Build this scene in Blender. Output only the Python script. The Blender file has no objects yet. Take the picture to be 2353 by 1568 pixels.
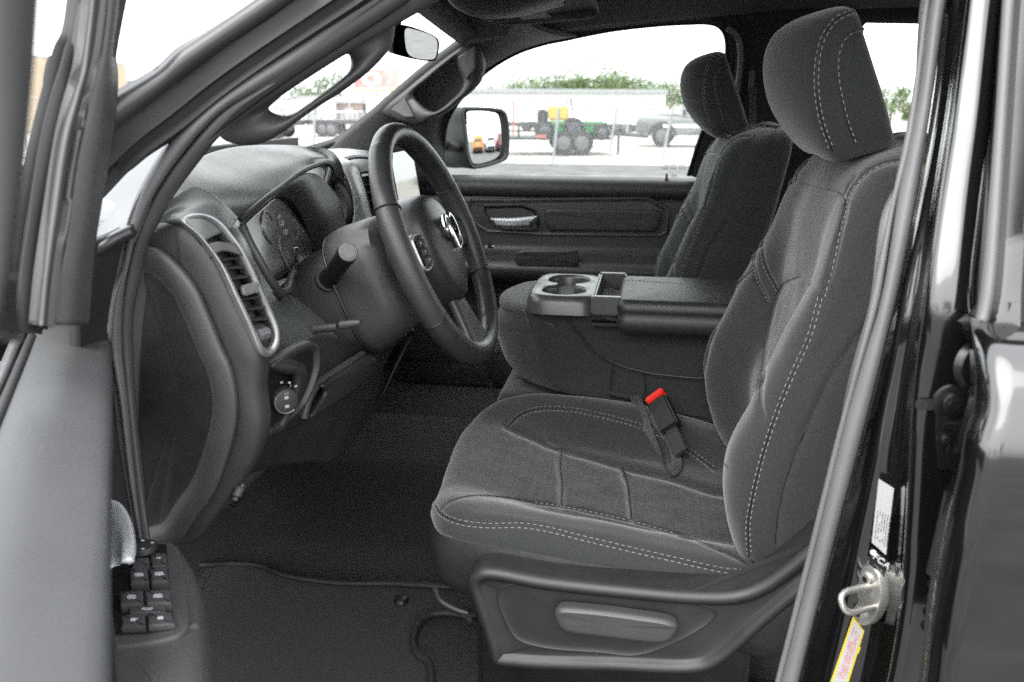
import bpy, bmesh, math, random
import numpy as np
from mathutils import Vector
from mathutils.bvhtree import BVHTree
random.seed(4); rng=np.random.default_rng(4)
S=bpy.context.scene
# ---------------------------------------------------------------- camera, sky, sun, exposure
F=1900.; CX,CY=1176.5,784.
YAW,PITCH=math.radians(9.6),math.radians(16.3)
CAM=np.array((0,-.6,1.62))
fw=np.array([-math.sin(YAW)*math.cos(PITCH),math.cos(YAW)*math.cos(PITCH),-math.sin(PITCH)])
rt=np.array([math.cos(YAW),math.sin(YAW),0.]); up=np.cross(rt,fw)
cd=bpy.data.cameras.new('camera'); cam=bpy.data.objects.new('camera',cd); S.collection.objects.link(cam)
cam.location=CAM; cam.rotation_euler=(math.pi/2-PITCH,0,YAW)
cd.sensor_width=36; cd.lens=36*F/2353; cd.clip_start=.02; cd.clip_end=1500
cd.dof.use_dof=True; cd.dof.focus_distance=1.25; cd.dof.aperture_fstop=6.5
S.camera=cam
W=bpy.data.worlds.new('World'); S.world=W; W.use_nodes=True
nt=W.node_tree; bg=nt.nodes['Background']; sk=nt.nodes.new('ShaderNodeTexSky'); sk.sky_type='NISHITA'; sk.sun_disc=False
SUN_EL,SUN_ROT=math.radians(52),math.radians(200)
sk.sun_elevation=SUN_EL; sk.sun_rotation=SUN_ROT; sk.air_density=1.6; sk.dust_density=5; sk.ozone_density=1
hs=nt.nodes.new('ShaderNodeHueSaturation'); hs.inputs['Saturation'].default_value=.12
nt.links.new(sk.outputs[0],hs.inputs['Color']); # thin even cloud over the clear sky
cm_=nt.nodes.new('ShaderNodeMix'); cm_.data_type='RGBA'; cm_.inputs[0].default_value=.72; cm_.inputs[7].default_value=(6.2,6.35,6.5,1)
nt.links.new(hs.outputs[0],cm_.inputs[6]); nt.links.new(cm_.outputs[2],bg.inputs[0]); bg.inputs[1].default_value=.15
sd=bpy.data.lights.new('sun','SUN'); so=bpy.data.objects.new('sun',sd); S.collection.objects.link(so)
sd.energy=.6; sd.angle=math.radians(60); sd.color=(1,.97,.93)
# sun_rotation is measured clockwise from +Y: direction to the sun
sv=Vector((math.sin(SUN_ROT)*math.cos(SUN_EL),math.cos(SUN_ROT)*math.cos(SUN_EL),math.sin(SUN_EL)))
so.rotation_euler=sv.to_track_quat('Z','Y').to_euler()
S.view_settings.view_transform='Standard'; S.view_settings.look='None'; S.view_settings.gamma=1
S.view_settings.use_curve_mapping=False; S.view_settings.exposure=2.2
try:
    S.cycles.max_bounces=10; S.cycles.transparent_max_bounces=12; S.cycles.use_denoising=False; S.cycles.use_adaptive_sampling=False
except Exception: pass

# ---------------------------------------------------------------- helpers
def P(x,y,Y=None,X=None,Z=None):
    """a point of the place seen at photo position x,y, on the plane Y, X or Z = const"""
    d=fw+rt*(x-CX)/F+up*(CY-y)/F
    if Y is not None: t=(Y-CAM[1])/d[1]
    elif X is not None: t=(X-CAM[0])/d[0]
    else: t=(Z-CAM[2])/d[2]
    return CAM+d*t
def L(pts,Y=None,X=None,Z=None):
    return np.array([P(p[0],p[1],Y=p[2]) if len(p)>2 else P(p[0],p[1],Y=Y,X=X,Z=Z) for p in pts])
def raypl(pts,c,n): return np.array([CAM+(p-CAM)*(((c-CAM)@n)/((p-CAM)@n)) for p in np.asarray(pts)])
def proj(v):
    q=v-CAM; z=q@fw; return np.stack([CX+F*(q@rt)/z,CY-F*(q@up)/z],-1)
def nrm(v): v=np.asarray(v,float); return v/(np.linalg.norm(v)+1e-12)
def spl(pts,n,closed=False):
    p=np.asarray(pts,float); m=len(p)
    if m==2 and not closed:
        t=np.linspace(0,1,n)[:,None]; return p[0]*(1-t)+p[1]*t
    if closed: e=np.vstack([p[-1:],p,p[:2]])
    else: e=np.vstack([2*p[0]-p[1],p,2*p[-1]-p[-2]])
    d=np.maximum(np.linalg.norm(np.diff(e,axis=0),axis=1),1e-9)**.5
    t=np.concatenate([[0],np.cumsum(d)]); k=m if closed else m-1
    out=[]
    for i in range(1,k+1):
        t0,t1,t2,t3=t[i-1:i+3]; p0,p1,p2,p3=e[i-1:i+3]
        u=np.linspace(t1,t2,24,endpoint=False)[:,None]
        a1=(t1-u)/(t1-t0)*p0+(u-t0)/(t1-t0)*p1; a2=(t2-u)/(t2-t1)*p1+(u-t1)/(t2-t1)*p2; a3=(t3-u)/(t3-t2)*p2+(u-t2)/(t3-t2)*p3
        b1=(t2-u)/(t2-t0)*a1+(u-t0)/(t2-t0)*a2; b2=(t3-u)/(t3-t1)*a2+(u-t1)/(t3-t1)*a3
        out.append((t2-u)/(t2-t1)*b1+(u-t1)/(t2-t1)*b2)
    out=np.vstack(out+[e[k+1:k+2] if not closed else e[1:2]])
    s=np.concatenate([[0],np.cumsum(np.linalg.norm(np.diff(out,axis=0),axis=1))])
    q=np.linspace(0,s[-1],n+1 if closed else n)
    if closed: q=q[:-1]
    return np.stack([np.interp(q,s,out[:,i]) for i in range(out.shape[1])],-1)
def lin(pts,n):
    p=np.asarray(pts,float); s=np.concatenate([[0],np.cumsum(np.linalg.norm(np.diff(p,axis=0),axis=1))])
    q=np.linspace(0,s[-1],n); return np.stack([np.interp(q,s,p[:,i]) for i in range(p.shape[1])],-1)
class M:
    def __init__(s): s.v=[];s.f=[];s.m=[];s.n=0
    def add(s,v,f,m=0):
        v=np.asarray(v,float).reshape(-1,3); s.v.append(v); s.f+= [tuple(int(i)+s.n for i in q) for q in f]; s.m+=[m]*len(f); s.n+=len(v); return s
    def grid(s,g,m=0,cu=False,cv=False):
        r,c=g.shape[:2]; fs=[]
        for i in range(r if cu else r-1):
            for j in range(c if cv else c-1):
                a,b=(i+1)%r,(j+1)%c; fs.append((i*c+j,i*c+b,a*c+b,a*c+j))
        return s.add(g.reshape(-1,3),fs,m)
    def box(s,c,h,ax=None,m=0,bev=0):
        ax=np.eye(3) if ax is None else np.array(ax,float); c=np.asarray(c,float)
        if bev:
            bm=bmesh.new(); bmesh.ops.create_cube(bm,size=1)
            for v in bm.verts: v.co=Vector((v.co.x*2*h[0],v.co.y*2*h[1],v.co.z*2*h[2]))
            bmesh.ops.bevel(bm,geom=bm.edges[:],offset=bev,segments=2,affect='EDGES')
            bm.verts.index_update(); V=np.array([v.co[:] for v in bm.verts]); fs=[[v.index for v in f.verts] for f in bm.faces]; bm.free()
            return s.add(c+V@ax,fs,m)
        V=np.array([(i,j,k) for i in(-1,1) for j in(-1,1) for k in(-1,1)])*np.array(h)
        return s.add(c+V@ax,[(0,1,3,2),(4,6,7,5),(0,4,5,1),(2,3,7,6),(0,2,6,4),(1,5,7,3)],m)
    def tube(s,path,r,k=10,m=0,closed=False,flat=1,hint=None,caps=True):
        p=np.asarray(path,float); n=len(p); r=np.broadcast_to(r,(n,))
        t=np.roll(p,-1,0)-np.roll(p,1,0) if closed else np.gradient(p,axis=0)
        t/=np.linalg.norm(t,axis=1)[:,None]+1e-12
        u=nrm(hint) if hint is not None else nrm(np.cross(t[0],(0,0,1) if abs(t[0][2])<.9 else (0,1,0)))
        g=[]
        for i in range(n):
            if hint is not None: u=nrm(hint)
            u=nrm(u-t[i]*(u@t[i])); w=np.cross(t[i],u)
            a=np.linspace(0,2*math.pi,k,endpoint=False)[:,None]
            g.append(p[i]+r[i]*(u*np.cos(a)*flat+w*np.sin(a)))
        g=np.array(g); b=s.n; s.grid(g,m,closed,True)
        if not closed and caps:
            s.f.append(tuple(b+i for i in range(k))[::-1]); s.m.append(m); s.f.append(tuple(b+(n-1)*k+i for i in range(k))); s.m.append(m)
        return s
    def cyl(s,a,b,r0,r1=None,k=24,m=0,bev=0):
        a=np.asarray(a,float);b=np.asarray(b,float);r1=r0 if r1 is None else r1
        if bev:
            d=nrm(b-a); return s.tube([a,a+d*1e-5,b-d*bev,b-d*bev*.3,b],[r0*.98,r0,r1,r1-bev*.3,r1-bev],k,m)
        return s.tube([a,b],[r0,r1],k,m)
    def sheet(s,g,th,m=0,toward=None):
        """a curved panel: front face g (r,c,3), thickness th behind it"""
        du=np.gradient(g,axis=0); dv=np.gradient(g,axis=1); n=np.cross(du,dv); n/=np.linalg.norm(n,axis=2)[:,:,None]+1e-12
        tw=CAM if toward is None else np.asarray(toward)
        if np.sum(n*(tw-g))<0: n=-n
        b=g-n*th; r,c=g.shape[:2]
        s.grid(g,m); s.grid(b,m)
        ring=[(0,j) for j in range(c)]+[(i,c-1) for i in range(1,r)]+[(r-1,j) for j in range(c-2,-1,-1)]+[(i,0) for i in range(r-2,0,-1)]
        rg=np.array([[g[i,j],b[i,j]] for i,j in ring]); return s.grid(rg,m,True,False)
    def arr(s): return np.vstack(s.v)
    def normals(s):
        V=s.arr(); N=np.zeros_like(V)
        q=np.array([f if len(f)==4 else (list(f)+[f[-1]])[:4] for f in s.f if len(f)<=4])
        n=np.cross(V[q[:,2]]-V[q[:,0]],V[q[:,3]]-V[q[:,1]])
        bad=q[:,2]==q[:,3]; n[bad]=np.cross(V[q[bad,1]]-V[q[bad,0]],V[q[bad,2]]-V[q[bad,0]])
        for i in range(4): np.add.at(N,q[:,i],n)
        N/=np.linalg.norm(N,axis=1)[:,None]+1e-12; return V,N
    def seam(s,lines,w=3.,d=.004,vis=True):
        """press seams (given where the photo shows them) into the padding; w in photo px, d in metres"""
        V,N=s.normals(); q=proj(V); tc=CAM-V; face=np.sum(N*tc,1)
        sg=np.sign(np.median(np.sign(face[np.abs(face)>0]))) if False else 1
        tot=np.zeros(len(V))
        for ln in lines:
            pts=spl(np.array(ln[0] if isinstance(ln,tuple) else ln,float)[:,:2],40)
            ww,dd=(ln[1],ln[2]) if isinstance(ln,tuple) else (w,d)
            a=pts[:-1];b=pts[1:]; best=np.full(len(V),1e9)
            for i in range(len(a)):
                ab=b[i]-a[i]; t=np.clip(((q-a[i])@ab)/(ab@ab+1e-9),0,1); best=np.minimum(best,np.linalg.norm(q-a[i]-t[:,None]*ab,axis=1))
            e=dd*np.exp(-(best/ww)**2)
            tot=np.where(np.abs(e)>np.abs(tot),e,tot)
        dirn=-nrm_rows(tc); dirn=np.where((np.abs(face)[:,None]>0),-N*np.sign(face)[:,None],dirn)
        if hasattr(s,'mask'): tot=tot*s.mask(V)
        V=V+dirn*tot[:,None]; s.v=[V]; return s
    def crease(s,amp=.0012,sc=14,seed=1,keep=None):
        from mathutils import noise
        V,N=s.normals(); d=np.array([noise.noise(Vector(p*sc)+Vector((seed,0,0)))+.5*noise.noise(Vector(p*sc*2.3)+Vector((0,seed,0))) for p in V]); s.v=[V+N*(amp*d)[:,None]]; return s
    def stitch(s,lines,m=1,ln=.0052,gap=.0034,w=.0007,maxd=None,zig=False):
        V=s.arr(); bv=BVHTree.FromPolygons([Vector(p) for p in V],s.f,epsilon=0); c=Vector(CAM)
        for line in lines:
            pts=spl(np.array(line,float)[:,:2],120); hit=[]
            for x,y in pts:
                d=nrm(fw+rt*(x-CX)/F+up*(CY-y)/F); h=bv.ray_cast(c,Vector(d))
                if h[0] is None or (hit and (h[0]-hit[-1][0]).length>.05):
                    if len(hit)>3: break
                    hit=[]; continue
                nn=h[1] if h[1].dot(c-h[0])>0 else -h[1]; hit.append((h[0],nn))
            if len(hit)<3: continue
            p=np.array([h[0][:] for h in hit]); n=np.array([h[1][:] for h in hit])
            sl=np.concatenate([[0],np.cumsum(np.linalg.norm(np.diff(p,axis=0),axis=1))]); k=0.
            while k+ln<sl[-1]:
                f=lambda q:np.array([np.interp(q,sl,p[:,i]) for i in range(3)])
                a=f(k);b=f(k+ln);nn=nrm([np.interp(k+ln/2,sl,n[:,i]) for i in range(3)])
                t=nrm(b-a); bb=nrm(np.cross(nn,t)); s.box((a+b)/2+nn*.0004,(ln/2,w,.0007),(t,bb,np.cross(t,bb)),m); k+=ln+gap
        return s
    def trace(s,line,n=120):
        V=s.arr()
        if getattr(s,'_bn',0)!=s.n: s._bv=BVHTree.FromPolygons([Vector(p) for p in V],s.f,epsilon=0); s._bn=s.n
        out=[];hit=[]
        for x,y in spl(np.array(line,float)[:,:2],n):
            d=nrm(fw+rt*(x-CX)/F+up*(CY-y)/F); h=s._bv.ray_cast(Vector(CAM),Vector(d))
            if h[0] is None or (hit and np.linalg.norm(np.array(h[0][:])-hit[-1][0])>.03):
                if len(hit)>3: out.append(hit)
                hit=[]
                if h[0] is None: continue
            nn=np.array(h[1][:]); nn=nn if nn@(CAM-np.array(h[0][:]))>0 else -nn; hit.append((np.array(h[0][:]),nn))
        if len(hit)>3: out.append(hit)
        return out
    def welt(s,lines,m,r=.0008,lift=-.0001):
        ps=[spl(np.array([q+nn*lift for q,nn in hit]),max(8,len(hit))) for l in lines for hit in s.trace(l)]
        for p in ps: s.tube(p,r,5,m)
        return s
    def build(s,name,mats,parent=None,smooth=True,ang=40,sub=0):
        me=bpy.data.meshes.new(name); me.from_pydata(s.arr().tolist(),[],s.f)
        for mm in (mats if isinstance(mats,(list,tuple)) else [mats]): me.materials.append(mm)
        me.polygons.foreach_set('material_index',s.m)
        bm=bmesh.new(); bm.from_mesh(me); bmesh.ops.remove_doubles(bm,verts=bm.verts[:],dist=1e-6); bmesh.ops.recalc_face_normals(bm,faces=bm.faces[:]); bm.to_mesh(me); bm.free()
        o=bpy.data.objects.new(name,me); S.collection.objects.link(o)
        if smooth:
            me.polygons.foreach_set('use_smooth',[True]*len(me.polygons))
            try: me.set_sharp_from_angle(angle=math.radians(ang))
            except Exception: pass
        if parent: o.parent=parent
        if sub:
            md=o.modifiers.new('s','SUBSURF'); md.levels=md.render_levels=sub
        return o
def nrm_rows(v): return v/(np.linalg.norm(v,axis=1)[:,None]+1e-12)
def patch(rows,nu,nv):
    """smooth surface through a table of control points"""
    g=np.array([spl(r,nv) for r in rows]); return np.stack([spl(g[:,j],nu) for j in range(nv)],1)
def strip(A,B,n=60,prof=((0,0),(.15,.3),(.35,.45),(.5,.5),(.65,.45),(.85,.3),(1,0)),bul=.01,tw=None):
    """surface between two border lines, bulged towards the viewer"""
    A=spl(A,n);B=spl(B,n); ac=B-A; t=np.gradient((A+B)/2,axis=0); nn=np.cross(t,ac); nn/=np.linalg.norm(nn,axis=1)[:,None]+1e-12
    tw=CAM if tw is None else np.asarray(tw)
    if np.sum(nn*(tw-A))<0: nn=-nn
    return np.stack([A+ac*u+nn*h*bul*2 for u,h in prof],1)
def quarter(r,k=5,d0=0,h0=0): return [(d0+r*(1-math.cos(a)),h0-r+r*math.sin(a)) for a in np.linspace(0,math.pi/2,k)]
def pillow(ol,n,prof,c=None,N=140,K=8,crown=0,m=0,fill=True,mo=None,smoothc=True,mi=None,off=0):
    """rounded panel: outline ol (3-D, closed), normal n, profile [(inset, height)...] from the back edge inwards"""
    mo=mo or M(); n=nrm(n); o=spl(ol,N,True) if smoothc else lin(np.vstack([ol,ol[:1]]),N+1)[:-1]
    c=o.mean(0) if c is None else np.asarray(c,float); d=o-c; r=np.linalg.norm(d,axis=1)[:,None]; d/=r
    # inset along the in-plane edge normal
    t=np.roll(o,-1,0)-np.roll(o,1,0); e=np.cross(n,t); e/=np.linalg.norm(e,axis=1)[:,None]+1e-12
    if np.sum(e*d)>0: e=-e
    g=[o+e*a+n*(h+off) for a,h in prof]; mo.grid(np.array(g),m,False,True)
    if fill:
        last=g[-1]; cc=c+n*(np.mean((last-c)@n)); q=np.linspace(0,1,K+1)[:,None,None]
        gg=last[None]*(1-q)+cc*q; gg=gg+n*(crown*(1-(1-q)**2)); 
        b=mo.n; mo.grid(gg[:-1],m if mi is None else mi,False,True)
        k=mo.n; mo.add([gg[-1,0]],[],m); base=k-N
        mo.f+=[(base+j,base+(j+1)%N,k) for j in range(N)]; mo.m+=[m if mi is None else mi]*N
    return mo
def text(name,s,pos,xd,yd,size,mat,parent,ext=.0002):
    cu=bpy.data.curves.new(name,'FONT'); cu.body=s; cu.size=size; cu.align_x='CENTER'; cu.align_y='CENTER'; cu.extrude=ext
    o=bpy.data.objects.new(name,cu); S.collection.objects.link(o); cu.materials.append(mat)
    x=nrm(xd); y=np.asarray(yd,float); y=nrm(y-x*(x@y)); z=np.cross(x,y)
    from mathutils import Matrix
    m=Matrix(((x[0],y[0],z[0],pos[0]),(x[1],y[1],z[1],pos[1]),(x[2],y[2],z[2],pos[2]),(0,0,0,1)))
    dg=bpy.context.evaluated_depsgraph_get(); me=bpy.data.meshes.new_from_object(o.evaluated_get(dg)); bpy.data.objects.remove(o); me.transform(m)
    o=bpy.data.objects.new(name,me); S.collection.objects.link(o)
    if parent: o.parent=parent
    return o
def empty(name,loc=(0,0,0),parent=None,label=None,cat=None,group=None):
    o=bpy.data.objects.new(name,None); S.collection.objects.link(o); o.location=loc; o.empty_display_size=.1
    if parent: o.parent=parent
    tag(o,label,cat,group); return o
def tag(o,label=None,cat=None,group=None,kind=None):
    for k,v in (('label',label),('category',cat),('group',group),('kind',kind)):
        if v: o[k]=v
    return o
def copy_tree(o,parent=None):
    c=o.copy(); S.collection.objects.link(c); c.parent=parent
    for ch in list(o.children): copy_tree(ch,c)
    return c
def rebase(root,loc):
    """put a thing's origin at loc and keep its parts where they are"""
    loc=Vector(loc); root.location=loc
    for ch in root.children: ch.location=ch.location-loc

# ---------------------------------------------------------------- materials
MT={}
def mat(name,col,rough=.5,metal=0,bump=None,bs=.1,bd=.0005,coat=0,sheen=0,var=.0,vs=30,spec=.5,trans=0,emit=None,kind=None,ior=None):
    m=bpy.data.materials.new(name); m.use_nodes=True; t=m.node_tree; b=t.nodes['Principled BSDF']; lk=t.links.new
    if not hasattr(col,'__len__'): col=(col,col,col)
    b.inputs['Base Color'].default_value=(*col,1); b.inputs['Roughness'].default_value=rough; b.inputs['Metallic'].default_value=metal
    b.inputs['Specular IOR Level'].default_value=spec; b.inputs['Coat Weight'].default_value=coat; b.inputs['Coat Roughness'].default_value=.03
    b.inputs['Sheen Weight'].default_value=sheen; b.inputs['Sheen Roughness'].default_value=.5
    if ior: b.inputs['IOR'].default_value=ior; b.inputs['Coat IOR'].default_value=ior
    if emit: b.inputs['Emission Color'].default_value=(*emit[:3],1); b.inputs['Emission Strength'].default_value=emit[3]
    tc=t.nodes.new('ShaderNodeTexCoord')
    if var:
        nz=t.nodes.new('ShaderNodeTexNoise'); nz.inputs['Scale'].default_value=vs; nz.inputs['Detail'].default_value=6; lk(tc.outputs['Object'],nz.inputs['Vector'])
        cr=t.nodes.new('ShaderNodeMapRange'); cr.inputs[1].default_value=.34; cr.inputs[2].default_value=.66; lk(nz.outputs[0],cr.inputs[0]); mx=t.nodes.new('ShaderNodeMix'); mx.data_type='RGBA'; lk(cr.outputs[0],mx.inputs[0])
        mx.inputs[6].default_value=(*[c*(1-var) for c in col],1); mx.inputs[7].default_value=(*[min(1,c*(1+var)) for c in col],1); lk(mx.outputs[2],b.inputs['Base Color'])
        mr=t.nodes.new('ShaderNodeMapRange'); mr.inputs[3].default_value=max(0,rough-.06); mr.inputs[4].default_value=min(1,rough+.06); lk(nz.outputs[0],mr.inputs[0]); lk(mr.outputs[0],b.inputs['Roughness'])
    if bump:
        bp=t.nodes.new('ShaderNodeBump'); bp.inputs['Strength'].default_value=bs; bp.inputs['Distance'].default_value=bd
        if kind=='voro':
            n=t.nodes.new('ShaderNodeTexVoronoi'); n.inputs['Scale'].default_value=bump; o=n.outputs['Distance']
        elif kind=='weave':
            mp=t.nodes.new('ShaderNodeMapping'); mp.inputs['Rotation'].default_value=(.6,.5,.7); lk(tc.outputs['Object'],mp.inputs[0])
            w1=t.nodes.new('ShaderNodeTexWave'); w1.inputs['Scale'].default_value=bump; w1.bands_direction='X'; w1.inputs['Distortion'].default_value=1.5
            w2=t.nodes.new('ShaderNodeTexWave'); w2.inputs['Scale'].default_value=bump; w2.bands_direction='Z'; w2.inputs['Distortion'].default_value=1.5
            lk(mp.outputs[0],w1.inputs[0]); lk(mp.outputs[0],w2.inputs[0]); ad=t.nodes.new('ShaderNodeMath'); lk(w1.outputs['Fac'],ad.inputs[0]); lk(w2.outputs['Fac'],ad.inputs[1]); o=ad.outputs[0]; n=None
        else:
            n=t.nodes.new('ShaderNodeTexNoise'); n.inputs['Scale'].default_value=bump; n.inputs['Detail'].default_value=4; o=n.outputs[0]
        if n: lk(tc.outputs['Object'],n.inputs['Vector'])
        lk(o,bp.inputs['Height']); lk(bp.outputs[0],b.inputs['Normal'])
    MT[name]=m; return m
def glass(name,tint,refl=.08):
    m=bpy.data.materials.new(name); m.use_nodes=True; t=m.node_tree; t.nodes.clear(); lk=t.links.new
    o=t.nodes.new('ShaderNodeOutputMaterial'); mx=t.nodes.new('ShaderNodeMixShader'); tr=t.nodes.new('ShaderNodeBsdfTransparent'); gl=t.nodes.new('ShaderNodeBsdfGlossy')
    fr=t.nodes.new('ShaderNodeFresnel'); fr.inputs[0].default_value=1.45; tr.inputs[0].default_value=(*tint,1); gl.inputs['Roughness'].default_value=.02
    ge=t.nodes.new('ShaderNodeNewGeometry'); mp=t.nodes.new('ShaderNodeMapRange'); mp.inputs[3].default_value=1.45; mp.inputs[4].default_value=1/1.45; lk(ge.outputs['Backfacing'],mp.inputs[0]); lk(mp.outputs[0],fr.inputs[0]); lk(fr.outputs[0],mx.inputs[0]); lk(tr.outputs[0],mx.inputs[1]); lk(gl.outputs[0],mx.inputs[2]); lk(mx.outputs[0],o.inputs[0]); MT[name]=m; return m
FAB=mat('seat_cloth',(.0200,.0222,.0217),.85,bump=420,bs=.13,bd=.0008,sheen=.3,var=.18,vs=300,kind='weave',spec=.3)
FABD=mat('seat_cloth_insert',(.0185,.0207,.0206),.88,bump=420,bs=.16,bd=.0008,sheen=.3,var=.40,vs=160,kind='weave',spec=.3)
# honeycomb woven into the insert cloth
_t=FABD.node_tree; _v=_t.nodes.new('ShaderNodeTexVoronoi'); _v.feature='DISTANCE_TO_EDGE'; _v.inputs['Scale'].default_value=78; _v.inputs['Randomness'].default_value=.25
_c=[n for n in _t.nodes if n.type=='TEX_COORD'][0]; _t.links.new(_c.outputs['Object'],_v.inputs['Vector']); _r=_t.nodes.new('ShaderNodeMapRange'); _r.inputs[1].default_value=.03; _r.inputs[2].default_value=.16; _r.inputs[3].default_value=.62; _r.inputs[4].default_value=1.15; _t.links.new(_v.outputs['Distance'],_r.inputs[0])
_b=_t.nodes['Principled BSDF']; _s=_b.inputs['Base Color'].links[0].from_socket; _m=_t.nodes.new('ShaderNodeVectorMath'); _m.operation='SCALE'; _t.links.new(_s,_m.inputs[0]); _t.links.new(_r.outputs[0],_m.inputs['Scale']); _t.links.new(_m.outputs[0],_b.inputs['Base Color'])
LEA=mat('vinyl_grain',(0.0216,0.0223,0.0223),.46,bump=700,bs=.3,bd=.0006,var=.08,vs=60,kind='voro')
STI=mat('thread',(.20,.18,.17),.7)
PLA=mat('plastic_grain',(0.0216,0.0216,0.0223),.50,bump=900,bs=.10,bd=.0005,var=.1,vs=25)
PLG=mat('plastic_grey',(.048,.047,.049),.48,bump=900,bs=.10,bd=.0004,var=.06,vs=25)
DSH=mat('dash_skin_lit',(.085,.090,.089),.34,spec=.7,bump=900,bs=.12,bd=.0005,var=.06,vs=30,kind='voro')  # sky light on the dash top is put into this lighter colour
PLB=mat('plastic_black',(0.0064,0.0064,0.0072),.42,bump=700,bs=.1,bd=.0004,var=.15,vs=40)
DSE=mat('dash_skin_unlit',(0.0324,0.0336,0.0336),.48,bump=900,bs=.18,bd=.0006,var=.08,vs=30,kind='voro')  # the same dash skin, without the sky light in its colour
RUB=mat('rubber',(0.0158,0.0158,0.0166),.6,bump=300,bs=.2,bd=.0005,var=.15,vs=20)
RBG=mat('seal_grey',(0.1045,0.1023,0.1067),.55,bump=500,bs=.2,bd=.0005,var=.08,vs=12)
PNT=mat('black_paint',(.004,.004,.0045),.15,coat=1,spec=.5,bump=9,bs=.03,bd=.003,ior=1.6)
DRS=mat('door_skin_grey',(.046,.047,.049),.5,bump=800,bs=.25,bd=.0005,var=.06,vs=14)
SHD=mat('shield_plastic',(0.0170,0.0170,0.0179),.48,bump=900,bs=.12,bd=.0005,var=.1,vs=25)
BEZ=mat('bezel_satin',(.27,.27,.275),.38,metal=.6,var=.04,vs=120)
SIL=mat('silver_trim',(.42,.42,.43),.36,metal=.85,var=.04,vs=200)
SLG=mat('satin_grey_trim',(.17,.17,.175),.38,metal=.4,var=.05,vs=60)
CHR=mat('chrome',(.72,.72,.73),.1,metal=1)
ZNC=mat('zinc_plate',(.48,.47,.44),.38,metal=.8,var=.15,vs=60)
CAR=mat('carpet',(0.0152,0.0152,0.0159),.97,bump=200,bs=.3,bd=.003,var=.45,vs=330,sheen=.1)
MAT_=mat('mat_carpet',(0.0105,0.0105,0.0114),.97,bump=200,bs=.3,bd=.003,var=.4,vs=420,sheen=.15)
HDL=mat('headliner_cloth',(0.0126,0.0126,0.0133),.95,bump=500,bs=.3,bd=.0006,var=.15,vs=200,sheen=.1)
WHT=mat('label_paper',(.34,.34,.35),.5,var=.05,vs=40)
YEL=mat('label_yellow',(.50,.38,.03),.5)
INK=mat('ink',(.03,.03,.03),.6)
LIT=mat('white_print',(.50,.51,.53),.5)
TRM=mat('trim_satin_light',(.30,.30,.305),.36,metal=.3,var=.05,vs=80)
CAPM=mat('stalk_cap_grey',(.10,.10,.102),.45)
PRT=mat('dim_print',(.30,.30,.31),.5)
EMB=mat('emblem_metal',(.5,.5,.51),.16,metal=1)
RED=mat('buckle_red',(.75,.03,.02),.4)
WEB=mat('belt_webbing',(.065,.06,.062),.7,bump=500,bs=.5,bd=.0008,kind='weave',var=.1,vs=200)
GLS=glass('window_glass',(.93,.95,.94)); GLT=glass('sticker_film',(.17,.20,.17))
MIR=mat('mirror_silver',(.9,.9,.9),.015,metal=1)
TRY=mat('tray_plastic',(.05,.05,.052),.32,spec=.6,var=.05,vs=60)
SCR=mat('screen_glass',(.02,.02,.025),.06,coat=1)
GAU=mat('gauge_face',(.010,.010,.012),.3,coat=.15)
HND=mat('satin_chrome',(.5,.52,.54),.4,metal=.25)
# ================================================================= THE TRUCK
T=empty('pickup_truck',label='black pickup truck with its front door open on a charcoal cloth cabin',cat='truck')
ss=lambda a,b,x: (lambda t:t*t*(3-2*t))(np.clip((x-a)/(b-a),0,1))
def interp(x,xs,ys): return np.interp(x,xs,ys)
def inpoly(q,poly):
    q=np.asarray(q);poly=np.asarray(poly,float);r=np.zeros(len(q),bool);j=len(poly)-1
    for i in range(len(poly)):
        a,b=poly[i],poly[j]
        c=((a[1]>q[:,1])!=(b[1]>q[:,1]))&(q[:,0]<(b[0]-a[0])*(q[:,1]-a[1])/(b[1]-a[1]+1e-12)+a[0]); r^=c; j=i
    return r
def paint(mo,poly,idx,only=0):
    V=mo.arr(); c=np.array([V[list(f)].mean(0) for f in mo.f]); k=inpoly(proj(c),spl(np.array(poly,float),80,True)); V2,N=mo.normals()
    nf=np.array([N[f[0]]@(CAM-V[f[0]]) for f in mo.f])
    for i in np.where(k)[0]:
        if mo.m[i]==only: mo.m[i]=idx
def off(pts,d):
    """parallel line in the photo, d px to the right of travel"""
    p=spl(np.array(pts,float),40); t=np.gradient(p,axis=0); t/=np.linalg.norm(t,axis=1)[:,None]; return p+np.stack([-t[:,1],t[:,0]],1)*d

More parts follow.
